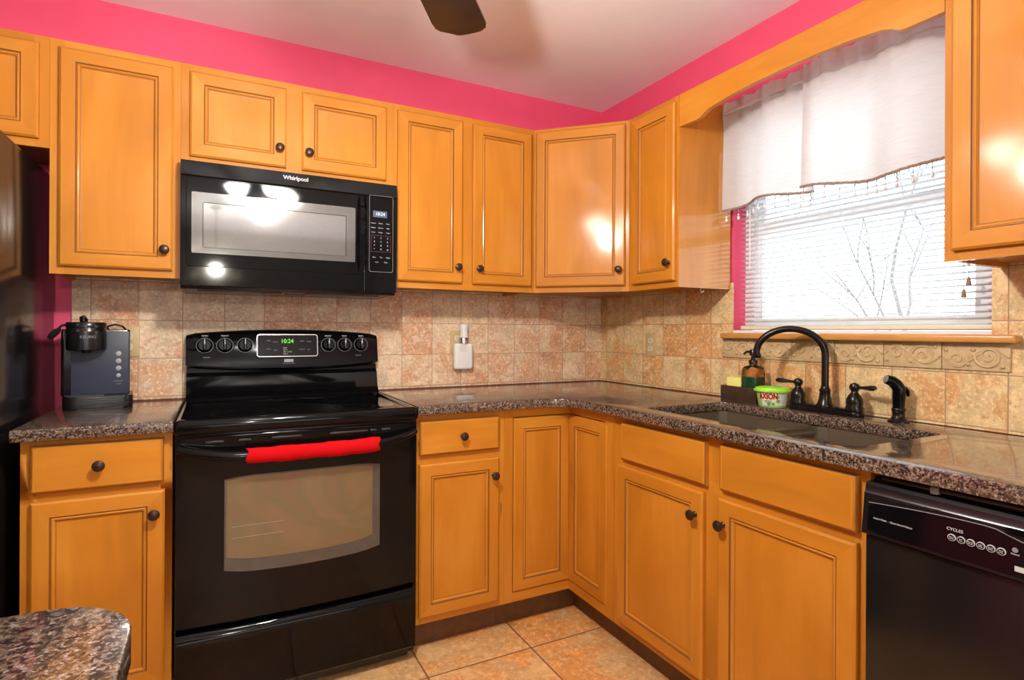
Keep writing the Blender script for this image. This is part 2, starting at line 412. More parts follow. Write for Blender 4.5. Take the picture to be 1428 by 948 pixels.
def frame_mesh(w, z0, z1, openings, t=.019):
    """face frame: stiles and rails around rectangular openings (x0,x1,z0,z1)"""
    b = bmn(); xs = sorted({0, w, *[o[0] for o in openings], *[o[1] for o in openings]}); zs = sorted({z0, z1, *[o[2] for o in openings], *[o[3] for o in openings]})
    for i in range(len(xs)-1):
        for j in range(len(zs)-1):
            cx, cz = (xs[i]+xs[i+1])/2, (zs[j]+zs[j+1])/2
            if any(o[0] < cx < o[1] and o[2] < cz < o[3] for o in openings): continue
            box(b, xs[i], xs[i+1], 0, t, zs[j], zs[j+1], mi=1 if (xs[i+1]-xs[i]) > (zs[j+1]-zs[j])*1.5 else 0)
    bmesh.ops.remove_doubles(b, verts=b.verts, dist=1e-5)
    return b
def carcass(w, depth, z0, z1, t=.016, y0=.019):
    b = bmn()
    box(b, 0, t, y0, depth, z0, z1); box(b, w-t, w, y0, depth, z0, z1); box(b, t, w-t, y0, depth, z1-t, z1); box(b, t, w-t, y0, depth, z0+.012, z0+.012+t); box(b, t, w-t, depth-.006, depth, z0+.012+t, z1-t)
    return b
def wall_cab(label, loc, rz, w, z0, z1, doors, depth=.289, group=None, name='wall_cabinet'):
    t = thing(name, label, 'cabinet', loc, rz, group)
    obj('body', carcass(w, depth, z0, z1), M['wood'], t)
    obj('face_frame', frame_mesh(w, z0, z1, [(d[0]+.012, d[1]-.012, d[2]+.012, d[3]-.012) for d in doors]), WM, t)
    for d in doors: add_door(t, *d)
    return t
G1 = 'honey maple wall cabinets'; G2 = 'honey maple base cabinets'
F = -.300; X1, X2, X3 = -2.403, -2.038, -1.276; ZB, ZT = 1.372, 2.132
def absd(x, lst):   # door edges given in room x -> cabinet-local
    return [(a-x, c-x, z0, z1, (k[0]-x, k[1]) if k else None) for a, c, z0, z1, k in lst]
wall_cab('short honey maple wall cabinet over the black refrigerator', (-3.32, F, 0), 0, -3.32*-1+X1-.0005, 1.775, ZT, absd(-3.32, [(-3.29, -2.89, 1.80, 2.105, (-2.92, 1.86)), (-2.835, -2.429, 1.80, 2.105, (-2.80, 1.86))]), group=G1)
wall_cab('tall single-door maple wall cabinet above the coffee maker', (X1, F, 0), 0, X2-X1-.0005, ZB, ZT, absd(X1, [(-2.377, -2.061, 1.398, 2.105, (-2.084, 1.467))]), group=G1)
wall_cab('short two-door maple wall cabinet directly over the microwave', (X2, F, 0), 0, X3-X2-.0005, 1.785, ZT, absd(X2, [(-2.010, -1.693, 1.806, 2.105, (-1.717, 1.873)), (-1.637, -1.311, 1.806, 2.105, (-1.613, 1.870))]), group=G1)
wall_cab('tall two-door maple wall cabinet right of the microwave', (X3, F, 0), 0, -.612-X3, ZB, ZT, absd(X3, [(-1.264, -.975, 1.400, 2.107, (-1.001, 1.468)), (-.925, -.630, 1.400, 2.107, (-.901, 1.467))]), group=G1)
# diagonal corner cabinet
t = thing('corner_wall_cabinet', 'diagonal maple corner wall cabinet with bright lamp glare on its door', 'cabinet', (-.611, -.300, 0), -PI/4, G1)
wd = math.hypot(.311, .311)
b = bmn(); R4 = Matrix.Rotation(PI/4, 4, 'Z')
poly = [(-.611, -.300), (-.300, -.611), (-.012, -.611), (-.012, -.012), (-.611, -.012)]
pl = [(R4 @ Vector((x+.611, y+.300, 0))).to_2d() for x, y in poly]
pl = [(p.x, p.y) for p in pl]; pl[0] = (.012, .02); pl[1] = (wd-.012, .02)
poly_prism(b, pl, ZB+.012, ZT, 0); obj('body', b, M['wood'], t)
obj('face_frame', frame_mesh(wd, ZB, ZT, [(.03, wd-.03, ZB+.04, ZT-.04)]), WM, t)
add_door(t, .014, wd-.016, 1.398, 2.116, (wd-.042, 1.468))
wall_cab('narrow maple wall cabinet left of the window with a daylit end panel', (F, -.6115, 0), -PI/2, .3055, ZB, ZT, [(.034, .295, 1.398, 2.108, (.272, 1.470))], group=G1)
wall_cab('maple wall cabinet right of the window at the photo edge', (F, -1.842, 0), -PI/2, .61, ZB, ZT, [(.020, .300, 1.396, 2.107, (.27, 1.47)), (.312, .592, 1.396, 2.107, (.34, 1.47))], group=G1)
# arched valance board between the two
b = bmn(); y0, y1 = -.9185, -1.8405
prof = [(-.9185, 2.006), (-1.012, 2.004), (-1.028, 2.008), (-1.046, 2.017), (-1.068, 2.026), (-1.095, 2.030), (-1.16, 2.038), (-1.26, 2.044), (-1.38, 2.046), (-1.50, 2.044), (-1.60, 2.038), (-1.664, 2.030), (-1.692, 2.026), (-1.714, 2.017), (-1.732, 2.006), (-1.748, 2.002), (-1.8405, 2.002)]
# local frame: x runs from window left to window right
poly = [(-(p[0]+.9185), p[1]) for p in prof] + [(.922, ZT), (0, ZT)]
upright(b, poly[::-1], 0, .019)
o = obj('valance_board', b, WM, None, smooth=30); o.location = (F, -.9185, 0); o.rotation_euler = (0, 0, -PI/2)
tag(o, 'arched maple valance board bridging the cabinets over the window', 'valance')
for p in o.data.polygons: p.material_index = 1

KZ = .115; FB = -.610; TOP = .8865
def base_cab(label, loc, rz, w, doors, drawers, depth=.598, name='base_cabinet', kick=True, open_top=False):
    t = thing(name, label, 'cabinet', loc, rz, G2)
    b = carcass(w, depth, KZ, TOP)
    if open_top:
        b.free(); b = bmn(); q = .016
        box(b, 0, q, .019, depth, KZ, TOP); box(b, w-q, w, .019, depth, KZ, TOP); box(b, q, w-q, .019, depth, KZ+.012, KZ+.012+q); box(b, q, w-q, depth-.006, depth, KZ+.028, TOP)
    obj('body', b, M['wood'], t)
    obj('face_frame', frame_mesh(w, KZ, TOP, [(d[0]+.012, d[1]-.012, d[2]+.012, d[3]-.012) for d in doors+drawers]), WM, t)
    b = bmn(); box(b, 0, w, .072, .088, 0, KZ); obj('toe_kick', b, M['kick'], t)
    for d in doors: add_door(t, *d)
    for d in drawers: add_door(t, *d, slab=True)
    return t
XB1 = -2.398
base_cab('maple base cabinet with one drawer under the coffee maker', (XB1, FB, 0), 0, .3585, [(.024, .340, .140, .714, (.314, .648))], [(.023, .337, .738, .870, (.181, .806))])
XB2 = -1.274
bc = base_cab('maple base cabinet with one drawer right of the range', (XB2, FB, 0), 0, .358, [(.008, .330, .143, .703, (.304, .636))], [(.008, .331, .735, .862, (.174, .799))])
b = bmn(); tube(b, [(.345, -.0004, .52), (.347, -.0006, .505), (.346, -.0006, .485), (.345, -.0004, .465)], [.001, .005, .004, .001], 8, flat=.15); o = obj('scuff_mark', b, M['kick'], bc); o['label'] = 'dark scuff on the stile'
# corner cabinet with a folding L-shaped door
t = thing('corner_base_cabinet', 'inside-corner maple base cabinet with L-shaped folding door', 'cabinet', (-.915, FB, 0), 0, G2)
b = bmn(); poly = [(0, .019), (.324, .019), (.324, -.304), (.913, -.304), (.913, .598), (0, .598)]
poly_prism(b, poly, KZ+.012, TOP-.002); obj('body', b, M['wood'], t)
b = frame_mesh(.305, KZ, TOP, [(.038, .305, KZ+.038, TOP-.036)])
f2 = frame_mesh(.323, KZ, TOP, [(.019, .268, KZ+.038, TOP-.036)])
tm = bpy.data.meshes.new('tmp'); bmesh.ops.transform(f2, matrix=Matrix.Translation((.305, .019, 0)) @ Matrix.Rotation(-PI/2, 4, 'Z'), verts=f2.verts); f2.to_mesh(tm); f2.free(); b.from_mesh(tm); bpy.data.meshes.remove(tm)
obj('face_frame', b, WM, t)
add_door(t, .041, .303, .156, .846, y=.012)
d = obj('door', door_mesh(.264, .690), WM, t, (.317, -.0015, .156), smooth=0); d.rotation_euler = (0, 0, -PI/2)
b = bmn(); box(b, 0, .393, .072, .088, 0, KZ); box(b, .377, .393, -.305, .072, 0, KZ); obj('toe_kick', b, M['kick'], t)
# sink base: y -.9155 .. -1.845
base_cab('wide maple sink base cabinet with two doors and false drawer fronts', (FB, -.9155, 0), -PI/2, .929, [(.040, .447, .143, .712, (.420, .640)), (.505, .906, .143, .712, (.527, .640))], [(.056, .456, .733, .866), (.509, .907, .735, .868)], name='sink_base_cabinet', open_top=True)

# ------------------------------------------------------------------ counters
def slab(outer, holes=(), z0=TOP+.0005, z1=CT):
    b = bmn(); es = []
    for lp in [outer, *holes]:
        vs = [b.verts.new((x, y, z0)) for x, y in lp]
        for i in range(len(vs)): es.append(b.edges.new((vs[i], vs[(i+1) % len(vs)])))
    bmesh.ops.triangle_fill(b, use_beauty=True, use_dissolve=False, edges=es)
    r = bmesh.ops.extrude_face_region(b, geom=list(b.faces)); vs = [g for g in r['geom'] if isinstance(g, bmesh.types.BMVert)]
    bmesh.ops.translate(b, vec=(0, 0, z1-z0), verts=vs)
    bmesh.ops.recalc_face_normals(b, faces=b.faces)
    rim = [e for e in b.edges if len(e.link_faces) == 2 and abs(e.link_faces[0].normal.angle(e.link_faces[1].normal)-PI/2) < .2 and abs(e.verts[0].co.z-e.verts[1].co.z) < 1e-6]
    bmesh.ops.bevel(b, geom=rim, offset=.003, segments=2, profile=.5, affect='EDGES')
    return b
FE = -.648
o = obj('countertop', slab([(-2.412, FE), (-2.036, FE), (-2.036, -.002), (-2.412, -.002)]), M['granite'], smooth=30)
tag(o, 'short brown granite countertop carrying the coffee maker', 'countertop')
arc = []
for k in range(9):
    a = PI/2*k/8; arc.append((FE-.10+.10*math.sin(a)-0, FE-.10+.10*math.cos(a)))
L = [(-1.279, FE)] + arc + [(FE, -2.50), (-.002, -2.50), (-.002, -.002), (-1.279, -.002)]
HX0, HX1, HY0, HY1 = -.556, -.165, -1.782, -1.018
hole = rrect(HX0, HX1, HY0, HY1, .03, 5)
o = obj('countertop', slab(L, [hole[::-1]]), M['granite'], smooth=30)
tag(o, 'long L-shaped brown granite countertop around the corner with sink cutout', 'countertop')
# sink
t = thing('kitchen_sink', 'brown undermount double-bowl sink below the window', 'sink', ((HX0+HX1)/2, (HY0+HY1)/2, .69))
cx, cy = (HX0+HX1)/2, (HY0+HY1)/2; DV = -1.405
def bowl(ya, yb):
    b = bmn(); rings = []
    xa, xb = HX0-cx-.004, HX1-cx+.004
    def ring(i, z, r): return [(x, y, z) for x, y in rrect(xa+i, xb-i, ya+i, yb-i, r, 6)]
    zt = TOP-.69-.0008
    rings = [ring(-.008, zt-.002, .04), ring(-.008, zt, .04), ring(0, zt, .035), ring(.006, .11, .035), ring(.010, .035, .035), ring(.030, .012, .03), ring(.08, .008, .02)]
    loft(b, rings, caps=(False, True))
    return b
o = obj('bowl', bowl(HY0-cy-.004, DV-cy-.012), M['sink'], t, smooth=60)
o = obj('bowl', bowl(DV-cy+.012, HY1-cy+.004), M['sink'], t, smooth=60)
b = bmn(); xa, xb = HX0-cx+.006, HX1-cx-.006
tube(b, [(xa, DV-cy, .172), (xb-.02, DV-cy, .172), (xb, DV-cy, .180)], .017, 14); obj('divider', b, M['sink'], t, smooth=60)
for yq in ((HY0+DV)/2-cy, (HY1+DV)/2-cy):
    b = bmn(); lathe(b, [(.045, .0085), (.045, .0105), (.035, .0110), (.030, .0095), (.001, .0095)], (0, yq, 0), n=24); obj('drain', b, M['bronze'], t)

# peninsula in the foreground
o = obj('countertop', slab(rrect(-3.30, -1.985, -3.1, -1.905, [.0, .03, .085, 0], 8)), M['granite'], smooth=30)
tag(o, 'brown granite peninsula top with rounded corner in the near left foreground', 'countertop')
t = thing('peninsula_cabinet', 'maple peninsula cabinet carrying the rounded granite top', 'cabinet', (-3.30, -3.06, 0))
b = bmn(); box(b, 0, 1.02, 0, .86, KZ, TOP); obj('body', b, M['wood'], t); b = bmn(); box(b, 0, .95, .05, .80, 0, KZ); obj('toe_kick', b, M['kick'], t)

# ------------------------------------------------------------------ range
RX = -2.033; RW = .752
t = thing('range', 'black freestanding electric range with glass cooktop and oven', 'range', (RX, 0, 0))
b = bmn(); box(b, 0, RW, -.612, -.025, .03, .895, .002); box(b, .02, RW-.02, -.60, -.04, 0.012, .03); obj('body', b, M['black_satin'], t)
for x in (.06, RW-.06):
    for y in (-.55, -.08):
        b = bmn(); lathe(b, [(.018, 0), (.018, .006), (.010, .010), (.010, .032)], (x, y, 0), n=14); obj('foot', b, M['black_matte'], t)
b = bmn()  # cooktop with raised rolled rim
def ct(i, z, r): return [(x, y, z) for x, y in rrect(i-.002, RW+.002-i, -.652+i*1.3, -.040-i*.2, r, 5)]
loft(b, [ct(.004, .874, .010), ct(0, .880, .012), ct(0, .905, .014), ct(.003, .915, .014), ct(.010, .9195, .014), ct(.020, .9195, .012), ct(.027, .9125, .012), ct(.034, .9105, .010)], caps=(True, True), mis=None)
co = obj('cooktop', b, [M['black'], M['ceramic']], t, smooth=50)
top = max(co.data.polygons, key=lambda p: p.center.z*(len(p.vertices) > 8) + (p.normal.z > .9)*.001*p.area); top.material_index = 1
for x, y, r in ((.20, -.47, .105), (.56, -.47, .080), (.20, -.20, .080), (.56, -.20, .105)):
    b = bmn()
    for q in (r, r*.62):
        loft(b, [[(x+q2*math.cos(2*PI*k/40), y+q2*math.sin(2*PI*k/40), .9107) for k in range(40)] for q2 in (q, q-.003)], caps=(False, False))
    obj('burner_ring', b, M['ring'], co)
# backguard: slanted lower shield and curved control console
b = bmn()
prof = [(-.028, .90), (-.098, .912), (-.100, .926), (-.088, .938), (-.080, .945), (-.064, 1.006), (-.060, 1.012), (-.048, 1.022), (-.044, 1.040), (-.028, 1.045)]
loft(b, [[(x, y, z) for y, z in prof] for x in (.004, .010, RW-.010, RW-.004)]); obj('backguard', b, M['black'], t, smooth=35)
b = bmn(); n = 24; rings = []
for k in range(n+1):
    u = k/n; x = .002 + (RW-.004)*u; e = abs(2*u-1); bow = 1-e*e
    zt = 1.176+.019*bow; zb = 1.052-.020*bow; fy = -.078-.006*bow
    if k in (0, n): zt -= .006
    rings.append([(x, -.026, zb+.002), (x, fy+.014, zb-.002), (x, fy, zb+.004), (x, fy+.020, zt-.018), (x, fy+.027, zt-.006), (x, fy+.037, zt), (x, -.026, zt)])
loft(b, rings); cs = obj('control_console', b, M['black'], t, smooth=35)
def con_y(x, z):
    u = x/RW; e = abs(2*u-1); bow = 1-e*e; zt = 1.176+.019*bow-.018; zb = 1.052-.020*bow+.004; fy = -.078-.006*bow
    return fy + .020*(z-zb)/(zt-zb)
TILT = math.radians(9.5)
for k, (xw, an) in enumerate(((-1.966, 0), (-1.895, 0), (-1.822, 0), (-1.497, 0), (-1.428, 0), (-1.357, 0))):
    x = xw-RX; z = 1.130; y = con_y(x, z)
    Mx = Matrix.Translation((x, y, z)) @ Matrix.Rotation(-TILT, 4, 'X')
    b = bmn(); lathe(b, [(.0275, -.002), (.0275, .003), (.0245, .006), (.0235, .014), (.0215, .018), (.001, .018)], axis='-y', n=28, mat=None)
    bmesh.ops.transform(b, matrix=Mx, verts=b.verts)
    kb = obj('knob', b, M['black'], t)
    b = bmn(); box(b, -.0062, .0062, -.034, -.014, -.022, .022, .004, 2); bmesh.ops.transform(b, matrix=Mx, verts=b.verts); obj('grip', b, M['black_satin'], kb)
    b = bmn(); box(b, -.0011, .0011, -.0348, -.0338, .002, .021); bmesh.ops.transform(b, matrix=Mx, verts=b.verts); obj('pointer', b, M['print'], kb)
    b = bmn(); loft(b, [[(r*math.cos(2*PI*q/36), -.0026, r*math.sin(2*PI*q/36)) for q in range(36)] for r in (.0300, .0288)], caps=(False, False)); bmesh.ops.transform(b, matrix=Mx, verts=b.verts); obj('dial_ring', b, M['print_d'], kb)
def con_text(name, s, size, x, z, mat, parent=None, dy=-.0012, align='CENTER', sx=1): return text(name, s, size, (x, con_y(x, z)+dy, z), mat, parent or cs, (PI/2-TILT, 0, 0), align, sx=sx)
for xw, s in ((-1.966, 'OVEN'), (-1.895, 'FRONT'), (-1.497, 'FRONT'), (-1.428, 'REAR'), (-1.357, 'REAR')):
    con_text('lettering', s, .0085, xw-RX, 1.168, M['print'])
for xw in (-1.99, -1.40): con_text('lettering', 'SURFACE', .006, xw-RX+.03, 1.083, M['print_d'])
xc = -1.660-RX
b = bmn(); pts = rrect(-.118, .118, -.046, .046, .010, 5); upright(b, pts, -.003, .003)
bmesh.ops.transform(b, matrix=Matrix.Translation((xc, con_y(xc, 1.128), 1.128)) @ Matrix.Rotation(-TILT, 4, 'X'), verts=b.verts)
dp = obj('display_panel', b, M['ceramic'], cs)
b = bmn(); po = rrect(-.119, .119, -.047, .047, .011, 5); pi_ = rrect(-.1165, .1165, -.0445, .0445, .009, 5)
loft(b, [[(x, -.0034, z) for x, z in po], [(x, -.0034, z) for x, z in pi_]], caps=(False, False))
bmesh.ops.transform(b, matrix=Matrix.Translation((xc, con_y(xc, 1.128), 1.128)) @ Matrix.Rotation(-TILT, 4, 'X'), verts=b.verts); obj('silver_outline', b, M['chrome'], dp)
con_text('clock_digits', '10:24', .024, xc-.003, 1.146, M['green_led'], dp, -.0042, sx=.95)
for k in range(5):
    for j, (dx, dz) in enumerate(((-.075, .02), (-.048, .015), (.056, .018), (.082, .016))):
        if k < 2: con_text('lettering', ('BAKE', 'CLEAN', 'START', 'CLEAR')[j] if k == 0 else ('BROIL', 'STOP', 'CANCEL', 'OFF')[j], .0062, xc+dx, 1.128+dz-k*.034, M['print_d'], dp, -.004)
for k, s in enumerate(('BAKE', 'BROIL', 'SELF CLEAN', 'DELAY')): con_text('lettering', s, .0060, xc-.018, 1.119-k*.0085, M['print'], dp, -.004, 'LEFT')
b = bmn(); x = xc+.003; box(b, x-.018, x+.018, con_y(x, 1.066)-.0022, con_y(x, 1.066), 1.0605, 1.0715); obj('badge', b, M['print'], cs)
con_text('brand_lettering', 'KENMORE', .0078, x, 1.066, M['black_satin'], None, -.0030)
con_text('lettering', 'SELF CLEAN OVEN', .0055, x, 1.054, M['print_d'])
# oven door
def bowed(x0, x1, zl, zh, y, bow, n=14, depth=.03, zbow=0):
    """panel with a front gently bowed out along x"""
    b = bmn(); rings = []
    for k in range(n+1):
        u = k/n; x = x0+(x1-x0)*u; q = 1-(2*u-1)**2; fy = y-bow*q; zb = zl-zbow*q
        rings.append([(x, y+depth, zb), (x, fy+.004, zb), (x, fy, zb+.005), (x, fy, zh-.005), (x, fy+.004, zh), (x, y+depth, zh)])
    loft(b, rings); return b
DF = -.642
od = obj('oven_door', bowed(.004, RW-.004, .288, .868, DF, .006, zbow=.006), M['black'], t, smooth=35)
b = bmn(); n = 24; rings = []
wx0, wx1, wz0, wz1 = -1.899-RX, -1.417-RX, .440, .737
pts = rrect(wx0, wx1, wz0, wz1, .014, 6)
def dfy(x): return DF-.006*(1-(2*(x-.004)/(RW-.008)-1)**2)
def bowpts(p, dy):
    return [(x, dfy(x)+dy, z-(.012*(1-(2*(x-wx0)/(wx1-wx0)-1)**2) if z < .55 else 0)) for x, z in p]
def gridwin(x0, x1, z0, z1, dy, r=.012):
    b = bmn(); n = 12; rg = []
    for k in range(n+1):
        u = k/n; x = x0+(x1-x0)*u; q = 1-(2*u-1)**2; zb = z0-.012*q
        c = r if k in (0, n) else (r*.3 if k in (1, n-1) else 0)
        rg.append([(x, dfy(x)+dy, zb+c*.6), (x, dfy(x)+dy, z1-c*.6), (x, dfy(x)+dy-.0012, z1-c*.6-.001), (x, dfy(x)+dy-.0012, zb+c*.6+.001)])
    loft(b, rg); return b
wf = obj('window_surround', gridwin(wx0, wx1, wz0, wz1, -.0002), plain('smoked_border', (.07, .062, .055), .22, .1, coat=.5), od)
o = obj('oven_window', gridwin(wx0+.006, wx1-.026, wz0+.040, wz1-.004, -.0014), M['oven_glass'], od)
for zz in (.580, .545):  # thin pale bars imitating reflections in the opaque oven glass
    b = bmn(); tube(b, [(wx0+.02, dfy(wx0+.02)-.0026, zz), (wx0+.17, dfy(wx0+.17)-.0026, zz)], .0012, 6); obj('painted_glint', b, plain('glint_paint', (.20, .17, .14), .4), o)
b = bmn()   # vent strip with slots above the door
box(b, .006, RW-.006, -.640, -.612, .866, .876, .001); obj('vent_trim', b, M['black_satin'], t)
for xw, w in ((-1.951, .05), (-1.86, .035), (-1.765, .09), (-1.70, .02), (-1.585, .10), (-1.49, .03), (-1.45, .02), (-1.41, .03)):
    b = bmn(); x = xw-RX; box(b, x, x+w, dfy(x)-.0012, dfy(x)+.002, .846, .852, .0004); obj('vent_slot', b, M['ring'], od)
b = bmn(); pts = []
for k in range(25):
    u = k/24; x = .012+(RW-.024)*u; e = abs(2*u-1); y = -.648-.050*(1-e**6); pts.append((x, y, .836-.028*(1-(2*u-1)**4)))
tube(b, pts, [.015]*25, 14, flat=.8); hd = obj('handle', b, M['black'], od)
# storage drawer
b = bmn(); n = 14; rings = []
for k in range(n+1):
    u = k/n; x = .004+(RW-.008)*u; q = 1-(2*u-1)**2; fy = -.640-.006*q; zh = .276-.006*q
    rings.append([(x, -.61, .055), (x, fy+.006, .055), (x, fy, .062), (x, fy, .205), (x, fy-.004, .222), (x, fy-.006, .236), (x, fy-.003, .250), (x, fy+.004, .262), (x, fy+.014, zh-.004), (x, fy+.024, zh), (x, -.61, zh)])
loft(b, rings); obj('storage_drawer', b, M['black'], t, smooth=35)
# red cloth sleeve on the oven handle
def hpos(x):
    u = (x-.012)/(RW-.024); e = abs(2*u-1); return -.648-.050*(1-e**6), .836-.028*(1-(2*u-1)**4)
b = bmn(); rings = []; random.seed(4)
for k in range(26):
    x = -1.838-RX+(.404)*k/25; y, z = hpos(x); w = random.uniform(-.0012, .0012)
    rings.append([(x + .004*math.sin(k*1.3+i), y+(.0200+w)*math.cos(2*PI*i/20), z-.002+(.0245+w*1.4)*math.sin(2*PI*i/20)) for i in range(20)])
inner = [[(r[i][0], y_ + (r[i][1]-y_)*.84, z_ + (r[i][2]-z_)*.78) for i in range(20)] for r in rings for (y_, z_) in [hpos(-1.838-RX+.404*rings.index(r)/25)]]
R1 = loft(b, rings, caps=(False, False)); R2 = loft(b, inner, caps=(False, False))
for A, B_ in ((R1[0], R2[0]), (R1[-1], R2[-1])):
    for i in range(20): b.faces.new((A[i], A[(i+1) % 20], B_[(i+1) % 20], B_[i]))
o = obj('handle_cover', b, M['red'], None, smooth=60); o.location = (RX, 0, 0); tag(o, 'red cloth sleeve wrapped around the oven door handle', 'handle cover')

# ------------------------------------------------------------------ microwave
MX = -2.0355; MWW = .7555; MY = -.365
t = thing('microwave', 'black over-the-range microwave hung below the short cabinet', 'microwave', (MX, 0, 1.335))
zz = 1.335
b = bmn(); box(b, 0, MWW, -.335, -.012, .0, .448, .002)
obj('body', b, M['black_satin'], t)
b = bmn(); pr = [(-.335, .012), (-.352, .020), (-.352, .028), (-.335, .028)]   # sloping underside lip
loft(b, [[(x, y, z) for y, z in pr] for x in (.002, MWW-.002)]); obj('lower_lip', b, M['black_satin'], t)
DXE = -1.4065-MX
mw_door = bmn(); pts = rrect(.0, DXE-.001, .010, .388, .004, 3); upright(mw_door, pts, MY, -.336, bev=.0025)
md = obj('door', mw_door, M['black'], t, smooth=15)
b = bmn(); pr = [(MY+.002, .3895), (MY, .393), (MY+.010, .444), (-.336, .448), (-.336, .3895)]
loft(b, [[(x, y, z) for y, z in pr] for x in (0, MWW)]); vg = obj('top_grille', b, M['black'], t)
b = bmn(); pts = rrect(DXE+.001, MWW, .010, .388, .004, 3); upright(b, pts, MY, -.336, bev=.0025); cp = obj('control_panel', b, M['black'], t, smooth=15)
# raised glass on the door and its window
b = bmn(); pts = rrect(-2.018-MX, -1.412-MX, 1.412-zz, 1.718-zz, .010, 5); upright(b, pts, MY-.004, MY+.001, bev=.0018); gd = obj('door_glass', b, M['ceramic'], md, smooth=15)
b = bmn(); x0, x1, z0, z1 = -2.002-MX, -1.447-MX, 1.458-zz, 1.669-zz
L4 = lambda i, y: [(x, y, z) for x, z in rrect(x0+i, x1-i, z0+i*.6, z1-i, .005, 4)]
loft(b, [L4(0, MY-.0038), L4(0, MY-.0050), L4(.034, MY-.0048)], caps=(True, False)); obj('window_surround', b, plain('grey_screen_border', (.24, .24, .235), .09, .05, metal=.7, coat=.5, coatr=.01), gd)
b = bmn(); pts = rrect(x0+.036, x1-.036, z0+.0216, z1-.036, .002, 3); upright(b, pts, MY-.0046, MY-.0030); obj('door_window', b, M['mw_glass'], gd)
# curved handle
b = bmn(); hx = -1.424-MX; rings = []
for k in range(17):
    u = k/16; z = 1.425-zz+.292*u; q = 1-(2*u-1)**2; y = MY-.004-.026*q**.6; w = .013
    rings.append([(hx-w, y+.006, z), (hx-w*.6, y-.003, z), (hx+w*.6, y-.003, z), (hx+w, y+.006, z), (hx+w*.6, y+.010, z), (hx-w*.6, y+.010, z)])
loft(b, rings); obj('handle', b, M['black'], md, smooth=50)
b = bmn(); pts = rrect(-1.392-MX, -1.297-MX, 1.425-zz, 1.728-zz, .008, 5); pin = rrect(-1.3908-MX, -1.2982-MX, 1.4262-zz, 1.7268-zz, .0075, 5)
loft(b, [[(x, MY-.0006, z) for x, z in pts], [(x, MY-.0006, z) for x, z in pin]], caps=(False, False)); obj('keypad_outline', b, M['print_d'], cp)
b = bmn(); box(b, -1.377-MX, -1.322-MX, MY-.0012, MY, 1.642-zz, 1.667-zz); ds = obj('display', b, M['blue_led'], cp)
text('clock_digits', '10:24', .017, (-1.349-MX, MY-.0020, 1.6545-zz), M['white_led'], ds)
for r in range(3):
    for c in range(3): text('lettering', (('Popcorn', 'Potato', 'Pizza'), ('Reheat', 'Defrost', 'Melt'), ('Cook', 'Power', 'Timer'))[r][c], .0062, (-1.376-MX+.029*c, MY-.0008, 1.618-r*.018-zz), M['print'], cp)
b = bmn(); po = [(-1.384-MX, 1.505-zz), (-1.306-MX, 1.505-zz), (-1.306-MX, 1.570-zz), (-1.384-MX, 1.570-zz)]; pi_ = [(x+(.0008 if x < .69 else -.0008), z+(.0008 if z < .2 else -.0008)) for x, z in po]
loft(b, [[(x, MY-.0006, z) for x, z in po], [(x, MY-.0006, z) for x, z in pi_]], caps=(False, False)); obj('keypad_outline', b, plain('red_line', (.22, .03, .03), .5), cp)
for r, row in enumerate(('123', '456', '789', '*0#')):
    for c, ch in enumerate(row): text('lettering', ch, .0090, (-1.372-MX+.0265*c, MY-.0008, 1.560-r*.0150-zz), M['print'], cp)
for c, s in enumerate(('Start', 'Fan', 'Light')): text('lettering', s, .0072, (-1.372-MX+.0275*c, MY-.0008, 1.483-zz), M['print'], cp)
for c, s in enumerate(('Lock', 'Mute')): text('lettering', s, .0060, (-1.362-MX+.036*c, MY-.0008, 1.464-zz), M['print'], cp)
text('brand_lettering', 'Whirlpool', .021, (-1.664-MX, MY-.0020+.0055, 1.757-zz), M['chrome'], vg, (PI/2-.19, 0, 0), bold=.0006)
# underside vents and lamp
for x in (.05, .42):
    b = bmn(); box(b, x, x+.28, -.30, -.16, -.004, .0005, .001); obj('filter', b, M['ring'], t)
b = bmn(); box(b, .35, .40, -.30, -.20, -.003, .0005, .001); obj('lamp_lens', b, M['print_d'], t)

# ------------------------------------------------------------------ dishwasher (local x runs away from the sink base)
t = thing('dishwasher', 'black built-in dishwasher under the granite counter at right', 'dishwasher', (FB, -1.8465, 0), -PI/2)
DW = .598
b = bmn(); box(b, .004, DW-.004, .012, .56, .10, .868); obj('tub_body', b, M['black_matte'], t)
b = bmn(); box(b, .0, DW, -.022, .012, .745-.62, .745, .004); obj('door_panel', b, M['black_satin'], t)
b = bmn(); box(b, .02, DW-.02, .05, .07, 0, .118); obj('toe_kick', b, M['black_matte'], t)
b = bmn()
pr = [(.012, .748), (-.030, .748), (-.036, .752), (-.0263, .839), (-.0235, .843), (-.021, .856), (-.016, .862), (.012, .862)]
loft(b, [[(x, y, z) for y, z in pr] for x in (0, DW)]); cp = obj('control_panel', b, M['black_satin'], t, smooth=25)
b = bmn(); tube(b, [(.03, -.006, .874), (.30, -.006, .874), (DW-.03, -.006, .874)], .0065, 10); obj('gasket', b, M['black_satin'], t)
b = bmn(); box(b, .125, .14, -.016, .012, .866, .880, .002); obj('mounting_clip', b, M['print_d'], t)
